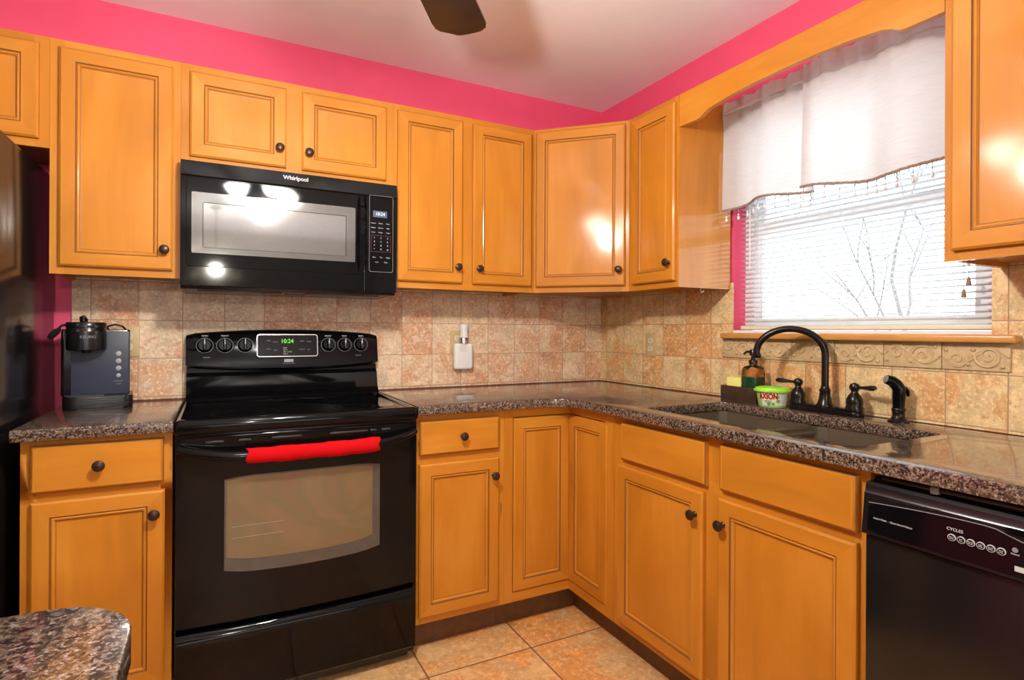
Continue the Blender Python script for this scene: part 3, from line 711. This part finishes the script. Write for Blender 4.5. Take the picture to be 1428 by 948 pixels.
# glossy inset with a curved handle pocket
b = bmn(); n = 30; rings = []
def dwz(u):   # upper outline of the inset: flat, then sweeping down under the handle
    x = .012+u*.574
    if x < .232: return .819+.013*math.sin(PI/2*(x-.012)/.22)
    s = min(1, (x-.232)/.055); s = s*s*(3-2*s); return .832-.013*s
for k in range(n+1):
    u = k/n; x = .012+u*.574; zt = dwz(u); zb = .7575
    yf = lambda z: -.036+(z-.752)*.1111-.0014
    if k == 0: zt -= .006; zb += .005
    rings.append([(x, yf(zb)+.003, zb), (x, yf(zb), zb), (x, yf(zt), zt), (x, yf(zt)+.003, zt)])
loft(b, rings); ins = obj('glossy_inset', b, M['ceramic'], cp, smooth=20)
b = bmn(); tube(b, [(.012+k/n*.574, -.0375+(dwz(k/n)-.752)*.1111, dwz(k/n)+.0008) for k in range(n+1)], .0009, 6); obj('inset_trim', b, M['print_d'], ins)
b = bmn(); box(b, .255, .45, -.0300, -.022, .822, .840, .003, 2); obj('handle_pocket', b, M['ceramic'], cp)
b = bmn()
for k in range(18): box(b, .052+k*.0055, .0558+k*.0055, -.0290, -.026, .8335+k*.0002, .8365+k*.0002)
obj('vent_slots', b, M['black_matte'], cp)
yt = -.0340; RT = (PI/2-.11, 0, 0)
text('lettering', 'Active Wash  -  Quiet Guard Deluxe', .0052, (.063, -.0342, .7895), M['print'], ins, RT)
text('lettering', 'CYCLES', .0080, (.177, -.0320, .8100), M['print'], ins, RT)
for k in range(6):
    x = .1725+k*.0158; z = .7945
    b = bmn(); loft(b, [[(x+r*math.cos(2*PI*q/20), yt+.0006+dy, z+r*.95*math.sin(2*PI*q/20)) for q in range(20)] for r, dy in ((.0072, .001), (.0068, -.0012), (.0058, -.0014))], caps=(True, False))
    loft(b, [[(x+r*math.cos(2*PI*q/20), yt-.0006, z+r*.95*math.sin(2*PI*q/20)) for q in range(20)] for r in (.0058, .0010)], mi=1)
    o = obj('cycle_button', b, [M['print'], M['black_satin']], ins)
    text('lettering', ('Smart\nWash', 'Pots\nPans', 'Normal\nWash', 'Light\nWash', 'Quick\nWash', 'Rinse\nOnly')[k], .0032, (x, yt-.0012, z), M['print'], o, RT)
b = bmn(); lathe(b, [(.0045, 0), (.0045, .001), (.0035, .0012)], (.2715, -.0330, .804), axis='-y', n=16); obj('indicator', b, M['print_d'], ins)
text('lettering', 'Heated', .0042, (.2715, -.0338, .7965), M['print'], ins, RT)
b = bmn(); box(b, .272, .300, -.0368, -.034, .7675, .7765); bd = obj('badge', b, M['print'], ins)

# ------------------------------------------------------------------ refrigerator
t = thing('refrigerator', 'black refrigerator at the left edge beside the base cabinet', 'refrigerator', (-3.27, 0, 0))
FW = .825
M['fridge'] = N('black_fridge_side'); mm = M['fridge']; nz = mm.noise(mm.obj(), 260, 2); mm.bump(nz, .10, .0006); M['fridge'] = mm.p(color=(.008, .007, .008), rough=.16, spec=.5)
b = bmn(); box(b, 0, FW, -.63, -.03, .02, 1.735, .006); obj('cabinet_body', b, M['fridge'], t)
for z0, z1, nm in ((1.325, 1.745, 'freezer_door'), (.07, 1.315, 'door')):
    b = bmn(); pts = rrect(0, FW, -.715, -.636, [.022, .022, .004, .004], 5); poly_prism(b, pts, z0, z1, bev=.004); d = obj(nm, b, M['fridge'], t, smooth=40)
    b = bmn(); ha, hb = (z0+.03, z1-.06) if nm != 'door' else (.85, 1.29)
    tube(b, [(.05, -.715, ha), (.05, -.755, ha+.03), (.05, -.758, (ha+hb)/2), (.05, -.755, hb-.03), (.05, -.715, hb)], .012, 10); obj('handle', b, M['black'], d)
b = bmn(); box(b, .02, FW-.02, -.62, -.10, 0, .02); obj('base_grille', b, M['black_matte'], t)

# ------------------------------------------------------------------ window blind (local y across the opening)
t = thing('window_blind', 'white horizontal mini blind lowered in the kitchen window', 'blind', (.035, WY1-.014, 0), -PI/2)
BW = WY1-WY0-.020
b = bmn(); box(b, 0, BW, -.014, .014, WZ1-.032, WZ1-.003, .002); obj('headrail', b, M['vinyl'], t)
b = bmn(); box(b, .004, BW-.004, -.013, .013, WZ0+.014, WZ0+.030, .004, 3); obj('bottom_rail', b, M['ivory'], t)
b = bmn()
n = 5; xs = (.002, BW-.002)
sl = [( -.0125+.025*k/(n-1), .0016*(1-(2*k/(n-1)-1)**2)) for k in range(n)]
ring = lambda x: [(x, y, z+.0002) for y, z in sl] + [(x, y, z-.0002) for y, z in sl[::-1]]
loft(b, [ring(x) for x in xs]); bmesh.ops.transform(b, matrix=Matrix.Rotation(math.radians(-7), 4, 'X'), verts=b.verts)
s0 = obj('slat', b, M['slat'], t, smooth=60)
nS = 43; z0 = WZ0+.046; dz = (WZ1-.045-z0)/(nS-1)
for k in range(nS):
    if k == 0: s0.location = (0, 0, z0); continue
    c = s0.copy(); COL.objects.link(c); c.parent = t; c.location = (0, 0, z0+k*dz)
for x in (.10, BW/2, BW-.10):
    b = bmn()
    for y in (-.0135, .0135): tube(b, [(x, y, WZ0+.02), (x, y, WZ1-.02)], .0006, 5)
    obj('ladder_cord', b, M['vinyl'], t)
for x, zb in ((BW-.072, 1.300), (BW-.060, 1.335)):
    b = bmn(); tube(b, [(x, -.020, WZ1-.02), (x, -.020, zb+.02)], .0014, 5); pc = obj('pull_cord', b, M['print'], t)
    b = bmn(); lathe(b, [(.002, .022), (.004, .018), (.007, .0), (.0055, -.003), (.001, -.003)], (x, -.020, zb), n=12); obj('tassel', b, plain('wood_tassel', (.30, .20, .12), .5), pc)
b = bmn(); tube(b, [(.055, -.020, WZ1-.03), (.057, -.020, 1.72), (.057, -.020, 1.45)], .0028, 8); obj('tilt_wand', b, M['crystal'], t)

# ------------------------------------------------------------------ curtains
def curtain(label, ya, yb, zt, zbf, x0, seed):
    """pleated valance panel; ya -> yb in room y (negative), bottom line zbf(u)"""
    rnd = random.Random(seed); L = abs(yb-ya); t = thing('valance_curtain', label, 'curtain', (x0, ya, zt), -PI/2, 'linen valances over the sink window')
    nu, nv = 90, 26
    ph = [rnd.uniform(0, 6.28) for _ in range(6)]
    def fold(u, v):   # outward offset (towards the room) at u along, v down
        s = u*L; a = .010+.018*v
        gather = .0085*math.sin(s*62+ph[0])+.0055*math.sin(s*117+ph[1])
        broad = math.sin(s*24+ph[2]+.3*v)+.6*math.sin(s*13+ph[3])
        return -(a*broad*.75 + gather*math.exp(-((v-.11)/.10)**2)*1.2 + .010*v)
    b = bmn(); G = []
    for j in range(nv+1):
        v = j/nv; row = []
        for i in range(nu+1):
            u = i/nu; s = u*L; zb = zbf(u)-zt
            ruff = (.0035*math.sin(s*47+ph[4])+.0030*math.sin(s*83+ph[5])+.0022*math.sin(s*171))*math.exp(-v*12)
            row.append(b.verts.new((s, fold(u, v), zb*v + ruff)))
        G.append(row)
    for j in range(nv):
        for i in range(nu): b.faces.new((G[j][i], G[j][i+1], G[j+1][i+1], G[j+1][i]))
    bmesh.ops.solidify(b, geom=list(b.faces), thickness=.0012)
    obj('cloth', b, M['linen'], t, smooth=80)
    b = bmn(); tube(b, [(L*i/60, fold(i/60, 1.0)-.001, zbf(i/60)-zt-.002+.0008*math.sin(i*2.2)) for i in range(61)], .0048, 7); obj('braid', b, M['braid'], t)
    b = bmn(); vv = .155   # rod-pocket stitch line
    tube(b, [(L*i/80, fold(i/80, vv)-.0012, (zbf(i/80)-zt)*vv) for i in range(81)], .0011, 5); obj('stitch_line', b, M['linen'], t)
    nb = int(L/.041); d0 = None
    for k in range(nb+1):
        u = (k+.35)/(nb+.7); p = (u*L, fold(u, 1.0), zbf(u)-zt-.006)
        if d0 is None:
            b = bmn(); tube(b, [(0, 0, 0), (0, 0, -.022)], .0012, 5, 1); lathe(b, [(.0008, -.020), (.0035, -.023), (.0035, -.026), (.0012, -.0285), (.0030, -.031), (.0058, -.037), (.0050, -.042), (.0008, -.046)], n=10)
            lathe(b, [(.0006, -.009), (.0022, -.011), (.0006, -.013)], n=8)
            d0 = obj('bead_drop', b, [M['crystal'], M['print_d']], t, p)
        else:
            c = d0.copy(); COL.objects.link(c); c.parent = t; c.location = p
    return t
def zl(u): return 1.695+.020*min(1, u/.38)*(1 if u < .38 else 1) - .026*max(0, (u-.38)/.62)**1.3
def zr(u): return 1.706-.034*math.sin(min(1, u/.75)*PI*.5)**1.2 + (.034*((u-.62)/.38)**1.2 if u > .62 else 0)
curtain('linen valance panel nearest the narrow cabinet, left half of the window', -.926, -1.330, 2.140, zl, -.058, 3)
curtain('linen valance panel on the right half of the window, lower edge stepped up', -1.305, -1.815, 2.138, zr, -.094, 11)
b = bmn(); tube(b, [(0, -.918, 2.092), (-.055, -.921, 2.092), (-.066, -.935, 2.092), (-.066, -1.37, 2.092), (-.066, -1.800, 2.092), (-.055, -1.818, 2.092), (0, -1.822, 2.092)], .0045, 10)
tag(obj('curtain_rod', b, M['vinyl']), 'slim white curtain rod threaded through the linen valances', 'curtain rod')
# small white hook under the narrow cabinet
b = bmn(); tube(b, [(0, 0, .013), (0, 0, .002)] + [(0, .009*math.sin(a), -.006+.009*math.cos(a)-.001) for a in [PI*k/8 for k in range(0, 12)]], .0014, 6)
o = obj('cup_hook', b, M['white']); o.location = (-.16, -.905, 1.372); tag(o, 'small white cup hook under the cabinet left of the window', 'hook')

# ------------------------------------------------------------------ faucet
t = thing('faucet', 'oil-rubbed bronze gooseneck faucet with two lever handles behind the sink', 'faucet', (-.078, -1.382, CT))
b = bmn(); poly_prism(b, rrect(-.026, .026, -.128, .128, .020, 5), 0, .016, bev=.004); poly_prism(b, rrect(-.020, .020, -.120, .120, .016, 5), .014, .024, bev=.003); obj('deck_plate', b, M['bronze'], t)
b = bmn(); lathe(b, [(.027, .016), (.027, .026), (.023, .034), (.0185, .052), (.0165, .068), (.0175, .072), (.0175, .080), (.0140, .084), (.013, .09)], n=24)
pts = [(0, 0, .085)]
for k in range(8): pts.append((0, 0, .10+.098*k/7))
R = .108; ca = (-.55, .84)     # spout swings toward the left bowl
for k in range(1, 25):
    a = PI*.97*k/24; d = R*(1-math.cos(a)); pts.append((ca[0]*d, ca[1]*d, .198+R*.98*math.sin(a)*.83))
pts.append((pts[-1][0], pts[-1][1], pts[-1][2]-.012))
tube(b, pts, .0118, 16); obj('gooseneck', b, M['bronze'], t)
b = bmn(); e = pts[-1]; lathe(b, [(.0120, .004), (.0150, .002), (.0150, -.010), (.0135, -.013), (.010, -.013)], e, n=20); obj('aerator', b, M['bronze'], t)
for s in (1, -1):
    hy = s*.101
    b = bmn(); lathe(b, [(.0255, .018), (.0265, .030), (.0235, .036), (.0250, .046), (.0235, .058), (.0175, .070), (.0105, .078), (.0100, .084), (.0150, .090), (.0160, .098), (.0125, .106), (.004, .110), (.001, .111)], (0, hy, 0), n=24); h = obj('handle', b, M['bronze'], t)
    b = bmn(); tube(b, [(0, hy, .097), (-.006*1, hy-s*.02, .0965), (-.014, hy-s*-.0+(-s*.0) + s*.034, .0965)] if False else [(0, hy, .097), (-.004, hy+s*.020, .0965), (-.008, hy+s*.040, .0975), (-.012, hy+s*.056, .0985), (-.015, hy+s*.070, .099), (-.017, hy+s*.078, .099)], [.0060, .0055, .0070, .0095, .0095, .004], 12, flat=.7); obj('lever', b, M['bronze'], h)
t = thing('side_sprayer', 'black pull-out sink sprayer standing right of the faucet', 'sprayer', (-.068, -1.612, CT))
b = bmn(); lathe(b, [(.029, 0), (.029, .005), (.022, .010), (.017, .018), (.0165, .032), (.019, .036), (.019, .042), (.0175, .044)], n=24); obj('base', b, M['bronze'], t)
b = bmn(); tube(b, [(0, 0, .040), (0, 0, .058), (0, -.001, .085), (-.001, -.002, .102), (-.007, .004, .116), (-.016, .012, .126), (-.028, .021, .131)], [.0155, .0165, .0180, .0185, .0180, .0165, .0140], 16); sw = obj('spray_wand', b, M['black'], t, smooth=60)
b = bmn(); tube(b, [(-.026, .0195, .1305), (-.031, .0235, .1325)], [.0125, .0115], 14); obj('spray_nozzle', b, M['print_d'], sw)
b = bmn(); tube(b, [(.012, -.012, .108), (.019, -.016, .096), (.020, -.017, .080)], [.004, .0055, .004], 8); obj('trigger', b, M['black'], sw)

# ------------------------------------------------------------------ things behind the sink
SX, SY = -.085, -1.056
RZ = math.radians(-4)
t = thing('sponge_caddy', 'dark brown wooden caddy holding the sponge and soap bottle', 'caddy', (SX, SY, CT), -PI/2)
b = bmn()     # local x: along the wall toward the right, y: into the wall
box(b, -.082, .086, -.042, .042, 0, .006, .001); box(b, -.082, .086, -.042, -.036, .006, .062, .001); box(b, -.082, .086, .036, .042, .006, .062, .001); box(b, -.082, -.076, -.036, .036, .006, .062, .001); box(b, .080, .086, -.036, .036, .006, .062, .001); box(b, -.007, -.002, -.036, .036, .006, .058)
obj('tray', b, M['darkbox'], t)
b = bmn(); box(b, -.035, .035, -.022, .022, 0, .088, .006, 3); o = obj('sponge', b, M['sponge']); o.location = (SX, SY+.036, CT+.022); o.rotation_euler = (0, 0, -PI/2)
b = None
tag(o, 'yellow sponge standing in the dark caddy by the sink', 'sponge'); o.location = (SX, SY+.0375, CT+.0065); pass
t = thing('soap_dispenser', 'amber pump bottle of dark teal soap in the caddy', 'soap dispenser', (SX, SY-.039, CT+.0065)); t.scale = (1.26, 1.26, 1.22)
b = bmn(); sq = lambda i, z, r: [(x, y, z) for x, y in rrect(-.036+i+.002, .036-i-.002, -.036+i, .036-i, r, 5)]
loft(b, [sq(.010, .0, .012), sq(.008, .003, .012), sq(.008, .098, .012), sq(.012, .108, .012), sq(.024, .114, .008), sq(.026, .122, .008)], caps=(True, True)); obj('bottle', b, M['amber'], t, smooth=50)
b = bmn(); loft(b, [sq(.010, .002, .010), sq(.010, .078, .010)]); obj('soap', b, M['soap'], t, smooth=50)
b = bmn(); lathe(b, [(.013, .118), (.0135, .128), (.012, .131), (.0065, .133), (.0065, .144), (.011, .145), (.011, .160), (.009, .164), (.001, .165)], n=18); tube(b, [(0, 0, .156), (-.020, .006, .157), (-.030, .010, .150)], [.0045, .0040, .0032], 8); obj('pump', b, M['black_satin'], t)
t = thing('dish_paste_tub', 'small lime-lidded tub of dish paste left of the faucet', 'tub', (-.120, -1.207, CT))
b = bmn(); lathe(b, [(.040, 0), (.043, .002), (.046, .006), (.0545, .060), (.0535, .060), (.001, .058)], n=40); obj('container', b, M['tubp'], t)
b = bmn(); lathe(b, [(.0560, .058), (.0625, .059), (.0630, .064), (.0615, .066), (.0575, .067), (.0560, .072), (.050, .074), (.001, .075)], n=40); obj('lid', b, M['green_lid'], t)
def tubr(z): return .0465+.0085*(z-.006)/.054
lb = bmn(); A0, A1 = math.radians(178), math.radians(286)
loft(lb, [[((tubr(z)+.0006)*math.cos(A0+(A1-A0)*k/24), (tubr(z)+.0006)*math.sin(A0+(A1-A0)*k/24), z) for k in range(25)] for z in (.010, .030, .054)], closed=False, caps=(False, False))
la = obj('label', lb, M['label'], t)
def on_tub(bm, extra):   # wrap flat xz geometry (x arc length, z height) round the tub
    for v in bm.verts:
        r = tubr(v.co.z)+extra-v.co.y; a = v.co.x/.052; v.co = Vector((r*math.cos(a), r*math.sin(a), v.co.z))
for (xa, xb, z0, z1, mt, nm) in ((math.radians(247), math.radians(281), .014, .050, M['print'], 'fine_print_panel'),):
    b = bmn(); loft(b, [[((tubr(z)+.0012)*math.cos(xa+(xb-xa)*k/8), (tubr(z)+.0012)*math.sin(xa+(xb-xa)*k/8), z) for k in range(9)] for z in (z0, z1)], closed=False, caps=(False, False)); fp = obj(nm, b, M['white'], la)
    b = bmn()
    for j in range(6):
        z = .018+j*.0052; loft(b, [[((tubr(q)+.0015)*math.cos(xa+.05+(xb-xa-.1)*k/8), (tubr(q)+.0015)*math.sin(xa+.05+(xb-xa-.1)*k/8), q) for k in range(9)] for q in (z, z+.0018)], closed=False, caps=(False, False))
    obj('fine_print', b, M['print'], fp)
tx = text('brand_lettering', 'AXION', .024, (0, 0, 0), M['red'], la, (0, 0, 0), bold=.0010)
me = tx.data
ca = math.radians(203)
for v in me.vertices:
    x, z, q = v.co.x*.82, v.co.y*1.15+.043, v.co.z; a = ca+x/.052; r = tubr(z)+.0016+q; v.co = Vector((r*math.cos(a), r*math.sin(a), z))
b = bmn(); bx = []
for j in range(2):
    z = .027-j*.005; loft(b, [[((tubr(q)+.0014)*math.cos(ca-.26+.5*k/8), (tubr(q)+.0014)*math.sin(ca-.26+.5*k/8), q) for k in range(9)] for q in (z, z+.0016)], closed=False, caps=(False, False))
obj('print_line', b, M['black_satin'], la)
for a0, z, s in ((236, .040, 1.0), (240, .026, 1.1), (205, .016, 1.0), (222, .016, .9)):
    b = bmn(); a = math.radians(a0)
    loft(b, [[((tubr(q)+.0013)*math.cos(a+w*k/6), (tubr(q)+.0013)*math.sin(a+w*k/6), q) for k in range(-6, 7)] for q, w in ((z-.006*s, .02), (z-.002, .12*s), (z+.003, .14*s), (z+.007*s, .03))], closed=False, caps=(False, False)); obj('leaf_print', b, M['leafg'], la)

# ------------------------------------------------------------------ outlets
def outlet(label, loc, rz, covered=False):
    t = thing('outlet_plate', label, 'outlet', loc, rz, 'almond outlet plates on the tile')
    b = bmn(); pts = rrect(-.037, .037, -.058, .058, .004, 3); upright(b, pts, -.006, 0, bev=.0015); obj('plate', b, M['almond'], t)
    for s in (-1, 1):
        if covered and s < 0: pass
        b = bmn(); z = s*.0205; pts = [(.0165*math.cos(2*PI*k/24), z+max(-.0125, min(.0125, .0165*math.sin(2*PI*k/24)))) for k in range(24)]
        pts = [p for i, p in enumerate(pts) if i == 0 or (abs(p[0]-pts[i-1][0])+abs(p[1]-pts[i-1][1])) > 1e-5]
        upright(b, pts, -.0085, -.005); r = obj('receptacle', b, M['ivory'], t)
        b = bmn()
        for x in (-.006, .006): box(b, x-.0011, x+.0011, -.0090, -.0080, z-.001, z+.008)
        lathe(b, [(.0022, .0080), (.0022, .0090)], (0, 0, z-.007), axis='-y', n=10); obj('slots', b, M['black_matte'], r)
    b = bmn(); lathe(b, [(.003, .006), (.0028, .0072), (.001, .0074)], axis='-y', n=12); obj('screw', b, M['print'], t)
    return t
outlet('almond outlet plate half hidden behind the coffee maker', (-2.224, -.0102, 1.146), 0)
outlet('almond outlet plate behind the white plug-in freshener', (-.876, -.0102, 1.136), 0)
outlet('almond outlet plate on the tile left of the window', (-.0102, -.430, 1.128), -PI/2)
t = thing('plug_in_freshener', 'white plug-in air freshener hanging from the outlet right of the range', 'air freshener', (-.856, -.019, 1.07))
b = bmn(); sqf = lambda i, y: [(x, y, z) for x, z in rrect(-.049+i, .047-i, -.065+i, .062-i, .012, 4)]
loft(b, [sqf(.006, -.001), sqf(0, -.008), sqf(0, -.028), sqf(.003, -.034), sqf(.010, -.037)]); fb = obj('housing', b, M['white'], t, smooth=45)
b = bmn()
for k in range(5): box(b, -.024, .012, -.0376, -.0366, .022+k*.007, .0245+k*.007)
obj('grille', b, M['print'], fb)
b = bmn(); lathe(b, [(.024, .062), (.024, .085), (.022, .090)], (.002, -.020, 0), n=20); obj('collar', b, M['chrome'], t)
b = bmn(); lathe(b, [(.020, .088), (.0225, .094), (.0190, .112), (.0185, .126), (.0215, .146), (.020, .156), (.001, .158)], (.004, -.020, 0), n=20); obj('refill_cap', b, M['white'], t)

# ------------------------------------------------------------------ coffee maker
t = thing('coffee_maker', 'black and slate single-serve coffee maker on the left counter', 'coffee maker', (-2.290, -.130, CT), math.radians(7))
b = bmn(); poly_prism(b, rrect(-.105, .094, -.100, .075, [.040, .030, .01, .01], 7), 0, .042, bev=.004); bs = obj('drip_base', b, M['black_satin'], t)
b = bmn()
for k in range(5): poly_prism(b, rrect(-.1058, .0948, -.1008, .02, [.040, .030, .001, .001], 7), .006+k*.0065, .0085+k*.0065)
obj('base_ribs', b, M['black_matte'], bs)
b = bmn(); poly_prism(b, rrect(-.100, .010, -.094, -.035, [.034, .005, .002, .002], 6), .0425, .0445, bev=.0006); obj('drip_grate', b, plain('grate_grey', (.06, .06, .065), .4), bs)
b = bmn(); poly_prism(b, rrect(-.112, .085, -.030, .070, .010, 4), .040, .272, bev=.004); obj('body', b, M['black_satin'], t)
b = bmn(); pts = rrect(-.084, .083, .043, .266, .005, 4); upright(b, pts, -.0345, -.028, bev=.001); fp = obj('front_panel', b, M['slate'], t)
b = bmn(); lathe(b, [(.052, .200), (.056, .203), (.057, .220), (.0575, .258), (.0575, .273), (.0560, .275), (.0560, .278), (.0580, .280), (.0580, .292), (.055, .296), (.001, .297)], (-.040, -.062, 0), n=36); hd = obj('brew_head', b, M['black_satin'], t)
b = bmn(); lathe(b, [(.012, .190), (.016, .201), (.001, .202)], (-.040, -.062, 0), n=16); obj('nozzle', b, M['black_matte'], hd)
for k, (z, r) in enumerate(((.186, .0085), (.160, .0085), (.134, .0085), (.108, .0070))):
    b = bmn(); lathe(b, [(r, .0340), (r, .0358), (r*.85, .0365), (.001, .0365)], (.051, 0, z), axis='-y', n=20); obj('button', b, M['button'], fp)
for k, z in enumerate((.088, .078)): text('lettering', ('STRONG', 'ICED')[k], .007, (.051, -.0351, z), M['print_d'], fp)
tk = text('brand_lettering', 'KEURIG', .013, (0, 0, 0), M['print_d'], hd, (0, 0, 0))
for v in tk.data.vertices:
    x, z, q = v.co.x, v.co.y+.246, v.co.z; a = -PI/2+.12+x/.058; r = .0580+q; v.co = Vector((-.040+r*math.cos(a), -.062+r*math.sin(a), z))
b = bmn(); tube(b, [(-.054, -.040, .298), (-.056, -.03, .312), (-.050, -.01, .316), (-.044, .01, .306), (-.046, .012, .294)], .006, 9); obj('lid_catch', b, M['black_satin'], hd)
b = bmn(); tube(b, [(.02, .06, .272), (-.01, .03, .290), (-.075, .02, .292), (-.112, .005, .285), (-.124, -.01, .268), (-.130, -.02, .258)], .0042, 8); cd = obj('power_cord', b, M['black_matte'], t)
b = bmn(); tube(b, [(-.118, -.003, .272), (-.126, -.020, .262), (-.133, -.040, .252), (-.138, -.055, .244)], [.006, .011, .011, .009], 10); pg = obj('plug', b, M['black_matte'], cd)
b = bmn(); tube(b, [(.012, .05, .271), (.02, .04, .284), (.040, .035, .290), (.062, .040, .284), (.072, .055, .271)], .0035, 8); obj('power_cord', b, M['black_matte'], t)

# ------------------------------------------------------------------ ceiling fan with light kit
BZ = 2.120
t = thing('ceiling_fan', 'dark ceiling fan whose blade tip hangs into the top of the photo', 'ceiling fan', (FAN[0], FAN[1], H))
b = bmn(); lathe(b, [(.001, 0), (.075, -.001), (.075, -.012), (.055, -.055), (.018, -.068), (.016, -.07), (.016, -.16), (.001, -.16)], n=28); obj('canopy', b, M['bronze'], t)
b = bmn(); lathe(b, [(.02, -.15), (.075, -.165), (.115, -.19), (.125, -.23), (.115, -.27), (.085, -.300), (.050, -.315), (.050, -.36), (.06, -.365), (.06, -.40), (.04, -.415), (.001, -.418)], n=32); obj('motor_housing', b, M['bronze'], t)
def blade_outline():
    # length along +x from .20 to .69; one side of the tip slightly longer, with a soft ogee end
    return [(.20, -.050), (.25, -.058), (.40, -.064), (.58, -.071), (.705, -.074), (.728, -.068), (.742, -.050), (.745, -.030), (.742, -.008), (.745, .012), (.740, .026), (.722, .042), (.710, .056), (.700, .070), (.682, .079), (.650, .080), (.40, .066), (.25, .058), (.20, .050)]
a0 = math.radians(52.5)
b0 = None
for k in range(5):
    b = bmn(); poly_prism(b, blade_outline(), -.004, .004, bev=.0015)
    bl = obj('blade', b, M['blade'], t, (0, 0, BZ-H)); bl.rotation_euler = (math.radians(7), 0, 0)
    bl.rotation_euler = (Matrix.Rotation(a0+k*2*PI/5, 4, 'Z') @ Matrix.Rotation(math.radians(-6), 4, 'X')).to_euler()
    b = bmn(); box(b, .09, .26, -.018, .018, .004, .010, .002); box(b, .20, .27, -.034, .034, .004, .009, .002); obj('blade_iron', b, M['bronze'], bl)
for k in range(3):
    a = math.radians(80+120*k); ux, uy = math.cos(a), math.sin(a)
    b = bmn(); tube(b, [(ux*.03, uy*.03, -.405), (ux*.075, uy*.075, -.405), (ux*.095, uy*.095, -.420)], .009, 10); ar = obj('lamp_arm', b, M['bronze'], t)
    b = bmn(); ax = Vector((ux*.80, uy*.80, -.60)).normalized(); u = ax.orthogonal().normalized(); w = ax.cross(u); c0 = Vector((ux*.095, uy*.095, -.420)); rings = []
    for r, h in ((.018, 0), (.024, .008), (.042, .035), (.055, .070), (.058, .105), (.056, .110), (.050, .092), (.036, .050), (.014, .02)):
        rings.append([c0+ax*h+u*r*math.cos(2*PI*i/24)+w*r*math.sin(2*PI*i/24) for i in range(24)])
    loft(b, rings); obj('lamp_shade', b, M['shade_c'] if k == 1 else M['shade'], ar, smooth=60)
light('fan_lamp', 'POINT', (FAN[0], FAN[1], H-.56), 52, (1.0, .93, .83), .035)

# ------------------------------------------------------------------ chandelier in the dining room, seen mirrored in the microwave door
CX, CY, CZ = -1.95, -4.55, 1.62
t = thing('chandelier', 'crystal chandelier with candle bulbs mirrored in the microwave door', 'chandelier', (CX, CY, H))
b = bmn(); lathe(b, [(.001, 0), (.06, -.001), (.055, -.02), (.012, -.03)], n=20); tube(b, [(0, 0, -.02), (0, 0, CZ-H+.05)], .006, 8); lathe(b, [(.008, .10), (.025, .06), (.012, .02), (.04, -.02), (.02, -.06), (.001, -.09)], (0, 0, CZ-H), n=16); obj('stem', b, M['bronze'], t)
for k in range(6):
    a = 2*PI*k/6+.3; ux, uy = math.cos(a), math.sin(a); z = CZ-H
    b = bmn(); tube(b, [(ux*.02, uy*.02, z), (ux*.09, uy*.09, z-.05), (ux*.17, uy*.17, z-.03), (ux*.21, uy*.21, z+.02)], .006, 8); lathe(b, [(.006, 0), (.03, .006), (.03, .010), (.010, .012), (.010, .07), (.001, .07)], (ux*.21, uy*.21, z+.018), n=14); ar = obj('arm', b, M['bronze'], t)
    b = bmn(); lathe(b, [(.004, 0), (.014, .015), (.012, .032), (.003, .055), (.0005, .057)], (ux*.21, uy*.21, z+.089), n=12); obj('bulb', b, M['flame'], ar)
    b = bmn()
    for j in range(3): lathe(b, [(.0005, 0), (.006, -.008), (.004, -.02), (.0005, -.028)], (ux*(.10+.05*j), uy*(.10+.05*j), z-.055+.02*j), n=8)
    obj('crystal_drop', b, M['crystal'], ar)
light('dining_lamp', 'POINT', (CX, CY, 1.80), 60, (1.0, .92, .80), .05)

# ------------------------------------------------------------------ bare trees outside
def tree(label, x, y, h, seed):
    r = random.Random(seed); b = bmn()
    def br(p, d, L, rad, lv):
        pts = [p]; q = p.copy(); dd = d.copy()
        for k in range(4):
            dd = (dd+Vector((r.uniform(-.18, .18), r.uniform(-.18, .18), r.uniform(-.05, .12)))).normalized(); q = q+dd*L/4; pts.append(q.copy())
        tube(b, pts, [rad*(1-.13*k) for k in range(5)], 6)
        if lv:
            for k in range(4 if lv > 1 else 3):
                s = pts[r.randint(2, 4)]; nd = (dd+Vector((r.uniform(-.9, .9), r.uniform(-.9, .9), r.uniform(-.2, .7)))).normalized(); br(s, nd, L*.6, rad*.5, lv-1)
    br(Vector((0, 0, 0)), Vector((0, 0, 1)), h, .036, 3)
    o = obj('bare_tree', b, plain('bark', (.22, .20, .18), .9, .2)); o.location = (x, y, -.4); return tag(o, label, 'tree', 'bare trees outside the window')
tree('faint bare tree outside the window, left one of the pair', 4.2, .5, 2.2, 5)
tree('faint bare tree outside the window, right one of the pair', 3.6, -1.3, 2.0, 9)
b = bmn(); box(b, .12, 14, -12, 10, -.46, -.40); o = struct('ground', b, plain('pale_ground', (.45, .45, .40), .9, .2, 3))
